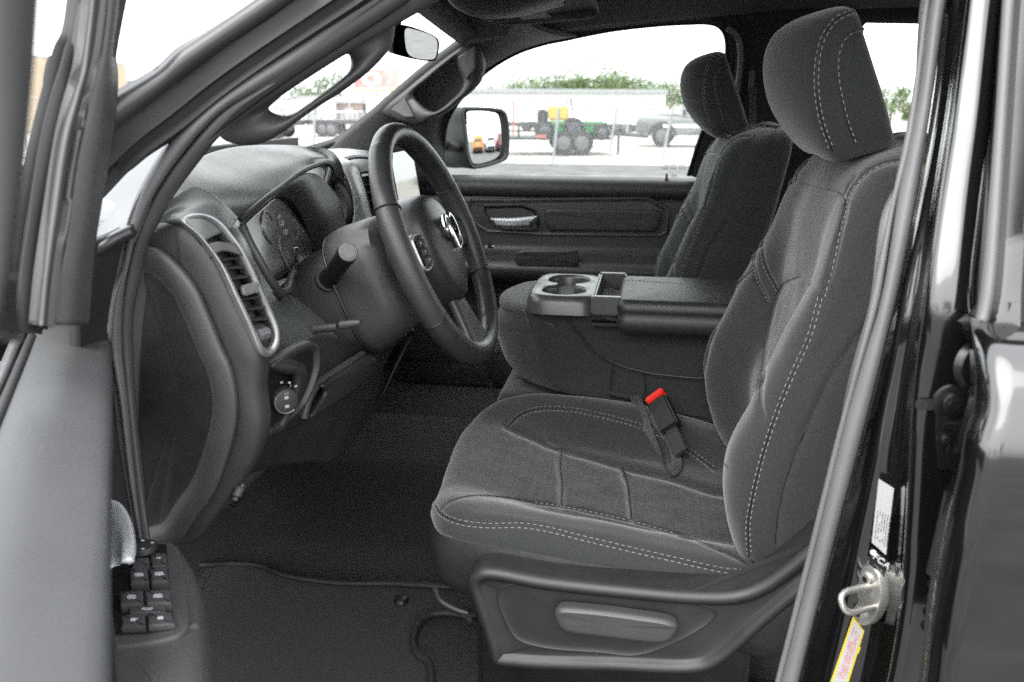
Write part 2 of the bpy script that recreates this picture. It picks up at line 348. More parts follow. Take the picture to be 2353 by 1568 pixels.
# ---------------------------------------------------------------- front seats
seat=empty('front_seat',parent=T)
zs=[.955,.97,.99,1.02,1.06,1.11,1.18,1.25,1.32,1.40,1.46,1.51,1.54,1.56,1.568]
XC=[.215,.19,.168,.143,.124,.112,.112,.138,.163,.198,.216,.238,.262,.30,.34]
RC=[.03,.04,.05,.06,.065,.068,.066,.058,.046,.022,.010,.004,0,0,0]
HW=[.20,.225,.245,.262,.272,.277,.278,.276,.270,.260,.250,.236,.214,.17,.10]
XB=[.29,.31,.315,.32,.32,.315,.315,.325,.34,.36,.372,.384,.39,.39,.375]
YC=.655
def backsec(z,n=330):
    xc,rc,hw,xb=[interp(z,zs,a) for a in (XC,RC,HW,XB)]; re=min(.042,hw*.4)
    t=np.linspace(-1,1,140); a=np.abs(t); x=xc+rc*(1-ss(.40,.80,a))
    x=x-.010*(1-ss(0,.6,a))*ss(1.3,1.42,z)
    s=np.clip((a-(1-re/hw))*hw/re,0,1); x=x+re*(1-np.sqrt(np.maximum(1-s**2,0)))*.9; y=YC+hw*t
    fr=np.stack([x,y],1); xe=x[-1]; k=np.linspace(0,1,24)[1:-1]
    def side(sg): return np.stack([xe+(xb-.03-xe)*k, YC+sg*(hw+.010*np.sin(k*math.pi))],1)
    u=np.linspace(0,math.pi/2,8); bk=lambda sg:np.stack([xb-.03+.03*np.sin(u),YC+sg*(hw-.03+.03*np.cos(u))],1)
    ring=np.vstack([fr,side(1),bk(1),bk(-1)[::-1],side(-1)[::-1]])
    r=spl(ring,n,True); return np.column_stack([r,np.full(n,z)])
zz=spl(np.column_stack([zs,zs]),230)[:,0]
def smooth_arr(a): return spl(np.column_stack([zs,a]),400)
for nm_ in ('XC','RC','HW','XB'):
    q=smooth_arr(globals()[nm_]); globals()[nm_+'s']=q
def interp(x,xs,ys):
    for a,b in ((XC,'XCs'),(RC,'RCs'),(HW,'HWs'),(XB,'XBs')):
        if ys is a: q=globals()[b]; return np.interp(x,q[:,0],q[:,1])
    return np.interp(x,xs,ys)
rings=[backsec(z) for z in zz]
def closer(r,dz,n=10):
    c=r.mean(0); return [np.column_stack([c[:2]+(r[:,:2]-c[:2])*math.cos(a),np.full(len(r),r[0,2]+dz*math.sin(a))]) for a in np.linspace(.1,math.pi/2-.02,n)]
rings=closer(rings[0],-.012)[::-1]+rings+closer(rings[-1],.008)
bk=M().grid(np.array(rings),0,False,True); bk.crease(.0016,13)
SIDE=[(2085,368),(2040,372),(1995,392),(1955,435),(1932,510),(1912,600),(1890,685)]
NB=[(1890,685),(1865,775),(1826,862),(1790,950),(1757,1050),(1733,1150),(1724,1210),(1727,1280)]
FB=[(1732,616),(1692,650),(1652,722),(1620,820),(1604,900),(1608,955),(1630,1015),(1670,1078)]
PAN=[(1787,668),(1757,610),(1750,545),(1765,480),(1797,428),(1822,419),(1880,430),(1932,446),(1944,468),(1930,540),(1908,640)]
INN=[(1733,585),(1732,616),(1745,655),(1768,698)]
SP=[(1995,742),(1930,830),(1880,920),(1843,1005),(1810,1090),(1788,1180),(1781,1250)]
LUM=[(1836,636),(1805,648),(1786,672),(1768,740),(1752,830),(1746,905),(1762,960),(1775,930),(1800,850),(1840,760),(1885,690),(1890,668)]
bk.seam([(SIDE,5,.004),(off(NB,5),6,.002),(off(FB[:7],-3),5,.003),(PAN,5,.0035),(INN,5,.0035),(SP,6,.006),
         ([(1835,636),(1803,650),(1785,674),(1765,745),(1750,850),(1744,925),(1752,960)],8,.0045),
         ([(1828,418),(1834,392),(1855,368)],4,.003),([(1938,450),(1950,425),(1965,405)],4,.003),
         ([(1725,1290),(1745,1303),(1790,1283),(1865,1240)],3,.004),([(1835,640),(1880,664)],9,.002)])
paint(bk,[(1834,645),(1808,655),(1790,675),(1772,740),(1758,830),(1754,880),(1768,860),(1790,800),(1825,730),(1858,680),(1862,660)],2)
bk.welt([off(SIDE,1),off(NB,5),off(FB,-3.5),off(PAN,1),off(INN,3),SP,[(1828,418),(1834,392),(1855,368)],[(1938,450),(1950,425),(1965,405)],[(1835,636),(1803,650),(1785,674),(1765,745),(1750,850),(1744,925)],[(1725,1290),(1745,1303),(1790,1283),(1865,1240)]],3)
bk.stitch([off(SIDE,-5)],w=.00045)
bk.stitch([NB,off(NB,10),off(FB,0),off(FB,-7)],w=.00045)
bk.stitch([off(PAN,-3),INN],w=.0005)
bk.build('backrest',[FAB,STI,FABD,PLB],seat,ang=180)

# headrest: a padded block, profile traced from its near side
HP=L([(1958,12),(1915,33),(1884,70),(1866,125),(1862,200),(1874,285),(1902,362),(1925,384),(1995,370),(2068,342),(2062,296),(2040,215),(2012,125),(1992,62),(1980,24)],Y=.53)
hp=spl(HP,150,True); hc=hp.mean(0)
gr=[]
for t in np.linspace(-1,1,70):
    a=abs(t); k=(1-a**7)**(1/5.) if a<1 else 0; k=max(k,.02)
    y=.655+.128*math.copysign(1-(1-a)**1.0,t)
    q=hc+(hp-hc)*k; fr=np.clip((hc[0]-hp[:,0])/.06,0,1)
    q[:,0]-=.044*(1-t*t)*ss(0,1,fr)*k; q[:,1]=y; q[:,2]+=.006*(1-t*t)
    gr.append(q)
hd=M().grid(np.array(gr),0,False,True)
for e in (0,-1): hd.add(np.vstack([gr[e],gr[e].mean(0)[None]]),[(i,(i+1)%150,150) for i in range(150)])
H1=[(1962,20),(1918,42),(1888,84),(1874,140),(1872,205),(1884,280),(1908,350)]
H2=[(1990,68),(1950,82),(1932,112),(1927,165),(1936,225),(1950,280),(1968,330)]
hd.seam([(off(H1,-5),5,.002),(off(H2,3),3,.003),([(1830,352),(1870,372),(1918,382),(1995,368),(2060,343)],3,.003)])
hd.welt([off(H1,-5),off(H2,4)],2)
hd.stitch([H1,off(H1,-10),H2],w=.0006)
hd.build('headrest',[FAB,STI,PLB],seat,ang=180)
for y in (.60,.71): M().tube([(.27,y,1.52),(.255,y,1.60)],.006).build('headrest_post',CHR,seat)

# cushion
def S_top(x,y):
    u=(x+.31)/.51; a=np.abs((y-YC)/.285)
    zc=np.interp(u,[0,.15,.35,.6,1],[1.062,1.050,1.020,1.0,.985]); zb=np.interp(u,[0,.22,.54,.71,.89,1],[1.082,1.077,1.062,1.049,1.038,1.030])
    zf=zb-.022*ss(.55,1,u)*(y>YC)
    return zc+(zf-zc)*ss(.42,.84,a)-.008*(1-ss(-.02,.13,u))
def rrect(x0,x1,y0,y1,r,z,rr=None):
    rr=rr or (r,)*4; p=[]
    for (cx,cy,a0),r_ in zip(((x0,y0,math.pi),(x1,y0,1.5*math.pi),(x1,y1,0),(x0,y1,math.pi/2)),rr):
        sx=1 if cx==x0 else -1; sy=1 if cy==y0 else -1
        for a in np.linspace(a0,a0+math.pi/2,8): p.append((cx+sx*r_+r_*math.cos(a),cy+sy*r_+r_*math.sin(a),z))
    return np.array(p)
ol=spl([(-.268,.388,0),(-.297,.45,0),(-.311,.55,0),(-.321,.65,0),(-.327,.73,0),(-.321,.80,0),(-.295,.857,0),(-.24,.896,0),(-.15,.925,0),(0,.94,0),(.19,.945,0),(.22,.92,0),(.22,.40,0),(.19,.368,0),(.05,.366,0),(-.13,.366,0),(-.225,.369,0)],420,True)
t_=np.roll(ol,-1,0)-np.roll(ol,1,0); e_=np.stack([-t_[:,1],t_[:,0],0*t_[:,0]],1); e_=nrm_rows(e_)
cc_=np.array((-.02,.655,0)); e_=np.where((np.sum(e_*(cc_-ol),1)<0)[:,None],-e_,e_)
G=[];rows=[]
for z,ins in ((-.125,.016),(-.115,.006),(-.095,.0),(-.07,-.003),(-.045,-.003),(-.032,.0)):
    q=ol+e_*ins; q[:,2]=S_top(ol[:,0],ol[:,1])+z; G.append(q)
R=.034
for a in np.linspace(.05,math.pi/2,10):
    dl=R*(1-math.cos(a)); q=ol+e_*dl; q[:,2]=S_top(q[:,0],q[:,1])-R+R*math.sin(a); G.append(q)
last=G[-1][:,:2]
for s in np.linspace(0,1,92)[1:]:
    q=last+(np.array((-.02,.655))-last)*s; q=np.column_stack([q,S_top(q[:,0],q[:,1])]); G.append(q)
cu=M(); g=np.array(G); cu.grid(g[:6],2,False,True); cu.grid(g[5:],0,False,True)
DN=[(1004,1158),(1018,1178),(1060,1196),(1120,1203),(1200,1203),(1260,1212),(1340,1232),(1450,1258),(1560,1283),(1660,1305),(1722,1312)]
SN=[(1230,1155),(1310,1168),(1450,1198),(1590,1240),(1680,1275),(1728,1306)]
SF=[(1165,976),(1190,952),(1225,938),(1300,936),(1380,950),(1450,968),(1520,995),(1590,1035),(1648,1078)]
CRS=[(1292,1030),(1288,1070),(1292,1110),(1290,1160)]; CR2=[(1430,1072),(1442,1110),(1448,1150),(1452,1192)]
cu.seam([(off(DN,5),5.5,.003),(SN,4,.003),(off(SF,5),4,.002),([(1165,980),(1215,1002),(1280,1030),(1360,1052),(1440,1075),(1540,1100),(1640,1130),(1675,1135)],9,.006),
  ([(1230,1155),(1150,1142),(1080,1140),(1030,1155),(1012,1172)],3,.002),(CRS,8,.007),(CR2,8,.007),
  ([(1286,1025),(1262,1012)],6,.004),([(1428,1070),(1405,1062)],6,.004)])
cu.crease(.0014,15,3)
paint(cu,[(1180,985),(1290,1035),(1430,1072),(1640,1130),(1700,1280),(1455,1192),(1240,1152),(1100,1130)],3)
cu.welt([off(DN,5),off(SN,-2),off(SF,5),[(1165,980),(1215,1002),(1280,1030),(1360,1052),(1440,1075),(1540,1100),(1640,1130),(1675,1135)],CRS,CR2,[(1230,1155),(1150,1142),(1080,1140),(1030,1155),(1012,1172)]],4)
cu.stitch([DN,off(DN,11),SN,SF,off(SF,10)],w=.00045)
CUB=BVHTree.FromPolygons([Vector(p) for p in cu.arr()],cu.f,epsilon=0)
def oncu(x,y,Y,l):
    d=nrm(fw+rt*(x-CX)/F+up*(CY-y)/F); h=CUB.ray_cast(Vector(CAM),Vector(d)); p=P(x,y,Y=Y); t=np.linalg.norm(p-CAM)
    return CAM+d*(min(t,(np.array(h[0][:])-CAM)@d-l) if h[0] is not None else t)
cu.build('seat_cushion',[FAB,STI,LEA,FABD,PLB],seat,ang=180)
# plastic side shield, its inset, adjuster lever, piping under the cushion
sh=L([(1070,1345),(1080,1322),(1110,1309),(1250,1330),(1430,1350),(1600,1364),(1690,1362),(1740,1345),(1800,1305),(1850,1264),(1930,1205),(1950,1290),(1850,1376),(1760,1450),(1660,1535),(1610,1556),(1400,1552),(1200,1545),(1130,1533),(1115,1490),(1092,1420)],Y=.318)
pillow(sh,(0,-1,.06),[(0,-.05),(0,-.012),(.002,-.006),(.005,-.002),(.009,0),(.013,-.0005),(.017,-.004),(.020,-.008),(.022,-.009)],c=P(1380,1450,Y=.318),N=220).build('side_shield',SHD,seat)
ins=L([(1140,1380),(1150,1356),(1190,1346),(1400,1370),(1630,1400),(1648,1414),(1632,1438),(1545,1488),(1462,1514),(1380,1508),(1240,1495),(1185,1476),(1160,1440)],Y=.318)
pillow(ins,(0,-1,.06),[(0,-.011),(0,-.007),(.0012,-.0058),(.0030,-.0068),(.008,-.0075)],N=160,off=0).build('shield_inset',SHD,seat)
lv=L([(1273,1412),(1284,1399),(1340,1400),(1450,1413),(1545,1430),(1558,1442),(1542,1474),(1520,1482),(1400,1470),(1292,1452),(1279,1436)],Y=.300)
pillow(lv,(0,-1,.25),[(0,-.022),(0,-.006),(.002,-.002),(.006,0)],N=120).build('adjuster_lever',PLG,seat)
lp=L([(1000,1352),(1010,1378),(1045,1400),(1075,1410)],Y=.37)
M().tube(spl(lp,20),.004).tube(spl(L([(1030,1385,.40),(1040,1400,.39),(1060,1412,.37),(1080,1425,.35)]),14),.003).build('cushion_piping',PLA,seat)
fr_=M().box((-.03,.60,.86),(.19,.21,.075),bev=.01); fr_.build('seat_frame',PLB,seat)
M().box((.02,.63,.775),(.22,.20,.012)).box((.02,.42,.80),(.24,.018,.03)).box((.02,.86,.80),(.24,.018,.03)).build('seat_rail',PLB,seat)
seat2=copy_tree(seat,T); seat2.location=(-.092,.878,-.008)
for ch in list(seat2.children):
    if ch.name.startswith(('side_shield','shield_inset','adjuster_lever')): bpy.data.objects.remove(ch)

# ---------------------------------------------------------------- folded middle seat with cup holders
js=empty('middle_seat',parent=T)
jl=L([(1340,912),(1285,897),(1252,866),(1228,800),(1205,725)],Y=.962)
jp=np.vstack([L([(1700,962),(1590,956),(1440,936)],Y=.962),jl,[(-.250,.962,1.215),(-.228,.962,1.226),(-.10,.962,1.226),(-.065,.962,1.222),(-.04,.962,1.200),(.0,.962,1.198),(.17,.962,1.198)]])
jq=spl(jp,170,True); jc=jq.mean(0); G=[]
for y,k,fo in ((.972,.80,0),(.962,.90,0),(.9575,.965,0),(.962,1.0,0),(.972,1.008,.012),(.99,1.01,.03),(1.02,1.01,.05),(1.06,1.01,.062),(1.11,1.01,.066),(1.16,1.01,.06),(1.20,1.01,.04),(1.22,1.0,.01),(1.232,.96,0),(1.236,.85,0)):
    q=jc+(jq-jc)*k; q[:,1]=y; f=ss(0,.14,jc[0]-jq[:,0]-.02)*(1-.40*ss(1.16,1.225,jq[:,2])); q[:,0]-=fo*1.5*f; G.append(q)
gg=np.array(G); gg=np.stack([spl(gg[:,j],60) for j in range(gg.shape[1])],1)
jb=M().grid(gg,0,False,True)
jb.add(np.vstack([gg[0],gg[0].mean(0)[None]]),[(i,(i+1)%170,170) for i in range(170)]); jb.add(np.vstack([gg[-1],gg[-1].mean(0)[None]]),[(i,(i+1)%170,170) for i in range(170)])
JS=[(1196,690),(1215,740),(1228,800),(1246,860),(1285,897),(1345,914)]
jb.build('folded_backrest',[FAB,STI],js,ang=180)
# the seams on the near cheek as thin inset piping
def onface(pts,Y,lift=.0): return spl(L(pts,Y=Y-lift),60)
pp=M()
for ln,r in (([(1302,728),(1330,765),(1365,805),(1420,838),(1480,855),(1560,866),(1620,870)],.0016),([(1240,716),(1340,722),(1420,740)],.0006),([(1408,846),(1402,905)],.0012),([(1482,858),(1484,925)],.0010)):
    pp.tube(onface(ln,.9585),r,6)
pp.build('cheek_seam',PLB,js)
M().tube(onface([(1398,902),(1440,912),(1480,922)],.952),.0045,8).build('pull_loop',FAB,js)
st=M()
for ln in ([(1196,690),(1206,720),(1216,745)],):
    q=onface(ln,.957); 
    for i in range(0,56,5): st.tube([q[i],q[i+3]],.0008,5)
st.build('stitching',STI,js)
# lower cushion of the middle seat
mc=rrect(-.305,.2,.962,1.25,.06,0,(.05,.02,.02,.05)); mc[:,2]=1.035
m2=pillow(mc,(0,0,1),[(0,-.12),(-.004,-.08),(0,-.035)]+[(.03*(1-math.cos(a)),-.03+.03*math.sin(a)) for a in np.linspace(.1,math.pi/2,7)],N=200,K=30,crown=.006)
MS=[(1352,944),(1420,955),(1500,965),(1600,970)]
m2.stitch([MS,[(1374,962),(1440,972),(1520,985)]],w=.00045); m2.build('seat_cushion',[FAB,STI],js,ang=180)
# cup-holder tray
x0,x1,y0,y1=-.236,-.100,.955,1.185; zt=1.252
def ringpts(fn,n=160): return np.array([fn(a) for a in np.linspace(0,2*math.pi,n,endpoint=False)])
cxy=np.array(((x0+x1)/2,(y0+y1)/2))
def outer(a,ins=0,z=zt,p=5.):
    c,s=math.cos(a),math.sin(a); A=(x1-x0)/2-ins;B=(y1-y0)/2-ins; r=(abs(c/A)**p+abs(s/B)**p)**(-1/p); return (cxy[0]+c*r,cxy[1]+s*r,z)
def hole(a,g=0,z=zt):
    c,s=math.cos(a),math.sin(a); r0=.043-g; best=0
    for oy in(-.05,.05):
        # distance to circle of radius r0 centred (0,oy) along direction
        b=s*oy; d=b*b-(oy*oy-r0*r0)
        if d>=0: best=max(best,b+math.sqrt(d))
    best=max(best,.020); return (cxy[0]+c*best,cxy[1]+s*best,z)
tr=M(); R_=[ringpts(lambda a:outer(a,-.008,zt-.034)),ringpts(lambda a:outer(a,-.004,zt-.014)),ringpts(lambda a:outer(a,.0,zt-.004)),ringpts(lambda a:outer(a,.005,zt)),
  ringpts(lambda a:hole(a,-.004,zt+.001)),ringpts(lambda a:hole(a,-.001,zt-.001)),ringpts(lambda a:hole(a,.001,zt-.006)),ringpts(lambda a:hole(a,.003,zt-.045))]
tr.grid(np.array(R_),0,False,True)
tr.add(np.vstack([R_[-1],[(*cxy,zt-.047)]]),[(i,(i+1)%160,160) for i in range(160)],1)
tr.build('cup_holder',[TRY,PLB],js)
bn=M(); hx0,hx1,hy0,hy1=-.098,-.058,.965,1.17
for c,h in (((-.078,.952,zt-.012),(.030,.010,.018)),((-.078,1.178,zt-.012),(.030,.010,.018)),((-.104,1.06,zt-.010),(.004,.11,.018))): bn.box(c,h,bev=.004)
bn.box((-.078,1.06,zt-.05),(.028,.11,.003),m=1).box((-.053,1.06,zt-.03),(.002,.11,.025),m=1)
bn.build('storage_bin',[TRY,PLB],js)
lo=rrect(-.058,.20,.918,1.165,.02,1.258)
ld=pillow(lo,(0,0,1),[(.010,-.064),(.002,-.058),(-.001,-.046),(0,-.034),(.004,-.028),(.001,-.022),(0,-.016),(.003,-.007),(.009,-.001),(.016,0)],N=240,K=16,crown=.004,smoothc=False)
ld.stitch([[(1443,712),(1452,702),(1480,703),(1560,707),(1645,712)],[(1430,655),(1437,646),(1500,648),(1600,655)]],w=.0006); ld.build('armrest_lid',[LEA,STI],js,ang=180)

# ---------------------------------------------------------------- buckle on its stalk, strap
bu=empty('seat_belt_buckle',parent=T)
b0,b1=oncu(1508,914,.915,.02),oncu(1542,988,.90,.02); ax=nrm(b1-b0); wy=nrm(np.cross(ax,(0,1,0))); wz=np.cross(ax,wy)
ln_=np.linalg.norm(b1-b0)
M().box((b0+b1)/2+ax*.006,(ln_/2-.004,.0205,.011),(ax,wy,wz),bev=.004).build('buckle_body',PLB,bu)
M().box(b0-ax*.001,(.007,.0195,.010),(ax,wy,wz),bev=.0025).build('release_button',RED,bu)
M().box(b1+ax*.03,(.03,.013,.004),(ax,wy,wz),bev=.002).box(b1+ax*.004,(.004,.008,.005),(ax,wy,wz)).build('buckle_stalk',PLA,bu)
def ribbon(pts,wv,w,th,n=60):
    p=spl(pts,n); wv=np.array(wv,float); wv=spl(wv,n) if wv.ndim==2 else np.tile(nrm(wv),(n,1)); wv=nrm_rows(wv)
    return M().sheet(np.stack([p-wv*w/2,p,p+wv*w/2],1),th)
sp_=np.array([oncu(*q,.006) for q in [(1458,908,.945),(1468,935,.94),(1487,985,.925),(1510,1035,.91),(1528,1075,.90),(1541,1090,.895),(1552,1086,.90),(1556,1068,.905),(1545,1030,.92),(1522,992,.935),(1498,955,.95)]])
ribbon(sp_,[(1,.2,.15),(1,.1,.2),(.8,.3,.4),(.9,.2,.4),(.8,-.3,.3),(.3,-.8,.2),(.2,-.9,.1),(.4,.7,.2),(.8,.5,.3)],.020,.0012,80).build('pull_strap',WEB,js)

# ---------------------------------------------------------------- steering wheel and column
sw=empty('steering_wheel',parent=T)
TD=nrm((.149,0,-.365)); YA=np.array((0,1.,0)); AX=np.array((-TD[2],0,TD[0])); CW=np.array((-.328,.655,1.401)); RM=.181
def WL(a,b,h=0): return CW+YA*a+TD*b+AX*h
def rim(t): return WL(RM*math.sin(t),-RM*math.cos(t))
n=200; ang=np.linspace(0,2*math.pi,n,endpoint=False)
rr_=.0172+.0012*np.cos(2*(ang-.9))
path=np.array([rim(t) for t in ang]); rm=M(); k=20; g=[]
for i,t in enumerate(ang):
    o=nrm(path[i]-CW); a=np.linspace(0,2*math.pi,k,endpoint=False)[:,None]; r=rr_[i]
    w_=1.0+.12*(abs(math.sin(t))>.5)
    g.append(path[i]+r*w_*(o*np.cos(a))+r*1.05*AX*np.sin(a))
g=np.array(g)
# which parts of the rim are perforated
V0=rm.n; rm.grid(g,0,True,True)
def angpx(a): return a
for i,f in enumerate(rm.f):
    s=(f[0]//k)*2*math.pi/n
    if 1.12<s<2.05 or 2*math.pi-2.05<s<2*math.pi-1.12: rm.m[i]=1
for s in (1.12,2.05,2*math.pi-2.05,2*math.pi-1.12):
    p=rim(s); o=nrm(p-CW); a=np.linspace(0,2*math.pi,24,endpoint=False)[:,None]; rm.tube(p+.0186*1.1*(o*np.cos(a))+.0186*AX*np.sin(a),.0011,6,2,True)
# thin ribs of the leather seam along the hidden and outer side of the rim
PERF=mat('perforated_leather',(.03,.03,.031),.42,bump=420,bs=.35,bd=.0006,kind='voro',var=.06,vs=50)
LEW=mat('wheel_leather',(.026,.026,.027),.36,bump=800,bs=.25,bd=.0005,kind='voro',var=.08,vs=50)
rm.build('rim',[LEW,PERF,PLB],sw,ang=180)
def spoke(a0,a1,w0,w1,h0,h1,name,mt):
    A=[];B=[]
    p0,p1=np.array(a0),np.array(a1); d=nrm(np.append(p1-p0,0))[:2]; s=np.array((-d[1],d[0])); g=[]
    for u in np.linspace(0,1,14):
        c=p0+(p1-p0)*u; w=w0+(w1-w0)*u**2; h=h0+(h1-h0)*u; ring=[]
        for q in np.linspace(0,2*math.pi,24,endpoint=False):
            cx=math.copysign(abs(math.cos(q))**.6,math.cos(q)); sy=math.copysign(abs(math.sin(q))**.7,math.sin(q))
            pt=c+s*w*cx; ring.append(WL(pt[0],pt[1],h+sy*.010))
        g.append(ring)
    M().grid(np.array(g),0,False,True).build(name,mt,sw,ang=180)
spoke((-.04,-.005),(-.182,.0),.030,.026,-.022,-.002,'spoke',PERF)
spoke((.04,-.005),(.182,.0),.030,.026,-.022,-.002,'spoke',PERF)
spoke((0,.05),(0,.183),.026,.055,-.016,-.002,'spoke',PERF)
# airbag cover
po=[(-.062,-.058),(-.03,-.076),(.03,-.076),(.062,-.058),(.078,-.02),(.074,.02),(.052,.062),(.025,.085),(0,.092),(-.025,.085),(-.052,.062),(-.074,.02),(-.078,-.02)]
pillow([WL(a,b,.012) for a,b in po],AX,[(-.008,-.05),(-.004,-.02),(0,-.008),(.004,-.003),(.012,.001),(.022,.004)],N=120,K=12,crown=.008).build('airbag_cover',LEW,sw,ang=180)
M().cyl(WL(0,.005,-.075),WL(0,.005,-.02),.062,.066,32).build('wheel_hub',PLB,sw)
# emblem: a silver ram's head, its brow, muzzle and curled horns as raised plates
em=M()
def emb(pts,h=.0275,r=.0035):
    for sg in (-1,1): em.tube([WL(sg*a,b-.012,h) for a,b in pts],r,8,flat=1)
emb(spl(np.array([(.004,-.022),(.014,-.026),(.024,-.018),(.027,-.004),(.021,.008),(.013,.010)]),20),r=.0042)
emb(spl(np.array([(.003,-.018),(.007,-.004),(.006,.012),(.004,.026)]),12),r=.0036)
em.tube([WL(0,-.030,.0275),WL(0,.004,.029)],.003,8); em.tube([WL(-.004,.016,.0275),WL(.004,.016,.0275)],.0035,8)
em.build('emblem',EMB,sw)
# switch pods on the spokes: silver frame and buttons
for sg in (-1,1):
    c=(sg*.098,-.004); fo=[(c[0]+a*1.0,c[1]+b) for a,b in ((-.026,-.026),(0,-.030),(.024,-.024),(.030,0),(.024,.022),(0,.028),(-.026,.024),(-.030,0))]
    fr=pillow([WL(a,b,.004) for a,b in fo],AX,[(0,-.012),(0,-.002),(.0015,0),(.004,0),(.0055,-.003)],N=80,mi=1); ff=fr.build('switch_pod',[SIL,PLB],sw)
    b=M()
    for j in (-1,0,1): b.box(WL(c[0],c[1]+j*.0135,.004),(.0165,.0055,.0018),(YA,TD,AX),bev=.0015)
    b.build('button',PLA,ff)
    b=M()
    for j in (-1,0,1): b.box(WL(c[0]+.004*j,c[1]+j*.0135,.0062),(.004,.0013,.0002),(YA,TD,AX))
    b.build('switch_print',PRT,ff)
# column shroud
co=empty('steering_column',parent=T)
def se(c,a,b,u,v,p=3.2,n=44,sq=0):
    out=[]
    for q in np.linspace(0,2*math.pi,n,endpoint=False):
        cs,sn=math.cos(q),math.sin(q); out.append(c+u*a*math.copysign(abs(cs)**(2/p),cs)+v*b*math.copysign(abs(sn)**(2/p),sn))
    return out
g=[]
for h,a,b,dz in ((-.066,.05,.05,0),(-.068,.076,.074,0),(-.074,.090,.088,0),(-.10,.094,.096,.004),(-.135,.095,.102,.008),(-.150,.094,.102,.01),(-.155,.088,.096,.01)):
    g.append(se(WL(0,.012+dz,h),a,b,YA,TD))
M().grid(np.array(g),0,False,True).build('column_collar',PLG,co,ang=60)
g=[]
for h,a,b,dz in ((-.150,.06,.06,.01),(-.153,.083,.088,.012),(-.16,.086,.092,.016),(-.21,.088,.092,.022),(-.27,.088,.09,.032),(-.31,.086,.086,.04),(-.312,.05,.05,.04)):
    g.append(se(WL(0,.012+dz,h),a,b,YA,TD,4))
M().grid(np.array(g),0,False,True).build('column_shroud',PLA,co,ang=60)
M().tube(np.array(se(WL(0,.023,-.1515),.0925,.0985,YA,TD,3.6,60)),.0028,8,0,True).build('shroud_gap',PLB,co)
# multifunction stalk with round end
s0,s1=P(757,640,Y=.575),P(800,580,Y=.47); dd=nrm(s1-s0); L_=np.linalg.norm(s1-s0)
M().tube([s0-dd*.02,s0,s0+dd*L_*.25,s0+dd*L_*.5,s0+dd*L_*.9,s0+dd*(L_)],[.017,.0165,.0125,.0135,.0145,.0135],24).build('stalk',PLB,co)
M().tube([s1-dd*.002,s1,s1+dd*.0012],[.0135,.0132,.012],28).tube([s1+dd*.001,s1+dd*.0022],[.0098,.0092],24).build('stalk_cap',CAPM,co)
M().tube([s0+dd*.0-dd*.006,s0+dd*.001],[.021,.0205],28).build('stalk_boot',RUB,co)
M().tube([P(722,757,Y=.50),P(775,752,Y=.50)],[.006,.006],12).tube([P(783,748,Y=.50),P(808,744,Y=.50),P(828,742,Y=.50)],[.0065,.006,.004],12).build('tilt_lever',PLG,co)
# ---------------------------------------------------------------- dashboard
db=empty('dashboard',parent=T)
# body: an X-Z profile carried across the cabin
PR={.205:[(-1.10,1.47),(-.80,1.505),(-.60,1.505),(-.52,1.50),(-.455,1.488),(-.432,1.46),(-.420,1.42),(-.412,1.385),(-.408,1.345),(-.418,1.30),(-.430,1.245),(-.475,1.165),(-.53,1.095),(-.62,1.02),(-.80,.95)],
 .30:[(-1.15,1.47),(-.85,1.51),(-.62,1.508),(-.53,1.50),(-.475,1.488),(-.455,1.46),(-.446,1.42),(-.440,1.385),(-.436,1.345),(-.438,1.30),(-.446,1.245),(-.485,1.165),(-.54,1.095),(-.64,1.02),(-.82,.95)],
 .42:[(-1.18,1.47),(-.90,1.51),(-.72,1.50),(-.66,1.47),(-.62,1.44),(-.58,1.40),(-.55,1.37),(-.51,1.34),(-.475,1.30),(-.455,1.26),(-.462,1.21),(-.50,1.15),(-.56,1.08),(-.66,1.01),(-.84,.95)],
 .88:[(-1.22,1.46),(-.95,1.50),(-.80,1.49),(-.72,1.46),(-.68,1.43),(-.64,1.40),(-.60,1.36),(-.56,1.33),(-.52,1.29),(-.50,1.25),(-.51,1.20),(-.55,1.14),(-.60,1.07),(-.68,1.00),(-.86,.95)],
 .97:[(-1.22,1.46),(-.98,1.49),(-.80,1.495),(-.70,1.50),(-.65,1.50),(-.625,1.485),(-.605,1.44),(-.59,1.40),(-.57,1.34),(-.55,1.27),(-.54,1.20),(-.56,1.13),(-.60,1.05),(-.68,.98),(-.86,.92)],
 1.30:[(-1.22,1.46),(-1.0,1.48),(-.82,1.485),(-.72,1.485),(-.67,1.48),(-.64,1.465),(-.62,1.43),(-.605,1.39),(-.59,1.33),(-.57,1.26),(-.56,1.19),(-.57,1.12),(-.60,1.04),(-.68,.96),(-.86,.90)],
 1.75:[(-1.18,1.45),(-1.0,1.465),(-.82,1.47),(-.74,1.47),(-.70,1.46),(-.66,1.44),(-.64,1.40),(-.63,1.36),(-.63,1.29),(-.64,1.22),(-.66,1.16),(-.68,1.09),(-.72,1.02),(-.80,.96),(-.92,.92)],
 1.93:[(-1.10,1.45),(-.95,1.46),(-.80,1.46),(-.76,1.455),(-.74,1.44),(-.72,1.42),(-.70,1.39),(-.69,1.35),(-.69,1.29),(-.69,1.22),(-.70,1.16),(-.72,1.09),(-.76,1.02),(-.84,.97),(-.95,.93)]}
PR[.205]=[(x-.035,z-(.012 if z>1.44 else 0)) for x,z in PR[.205]]; PR[.30]=[(x-.012,z-.004) for x,z in PR[.30]]
for y_,d_ in ((1.30,.04),(1.75,.10),(1.93,.09)): PR[y_]=[(x-d_,z) for x,z in PR[y_]]
rows=[]
for y in sorted(PR):
    rows.append(spl([(x,y,z) for x,z in PR[y]],90))
g=np.array(rows); g=np.stack([spl(g[:,j],110) if True else 0 for j in range(90)],1)
M().sheet(g,.012,toward=(.3,.8,1.6)).build('dash_body',DSH,db,ang=180)
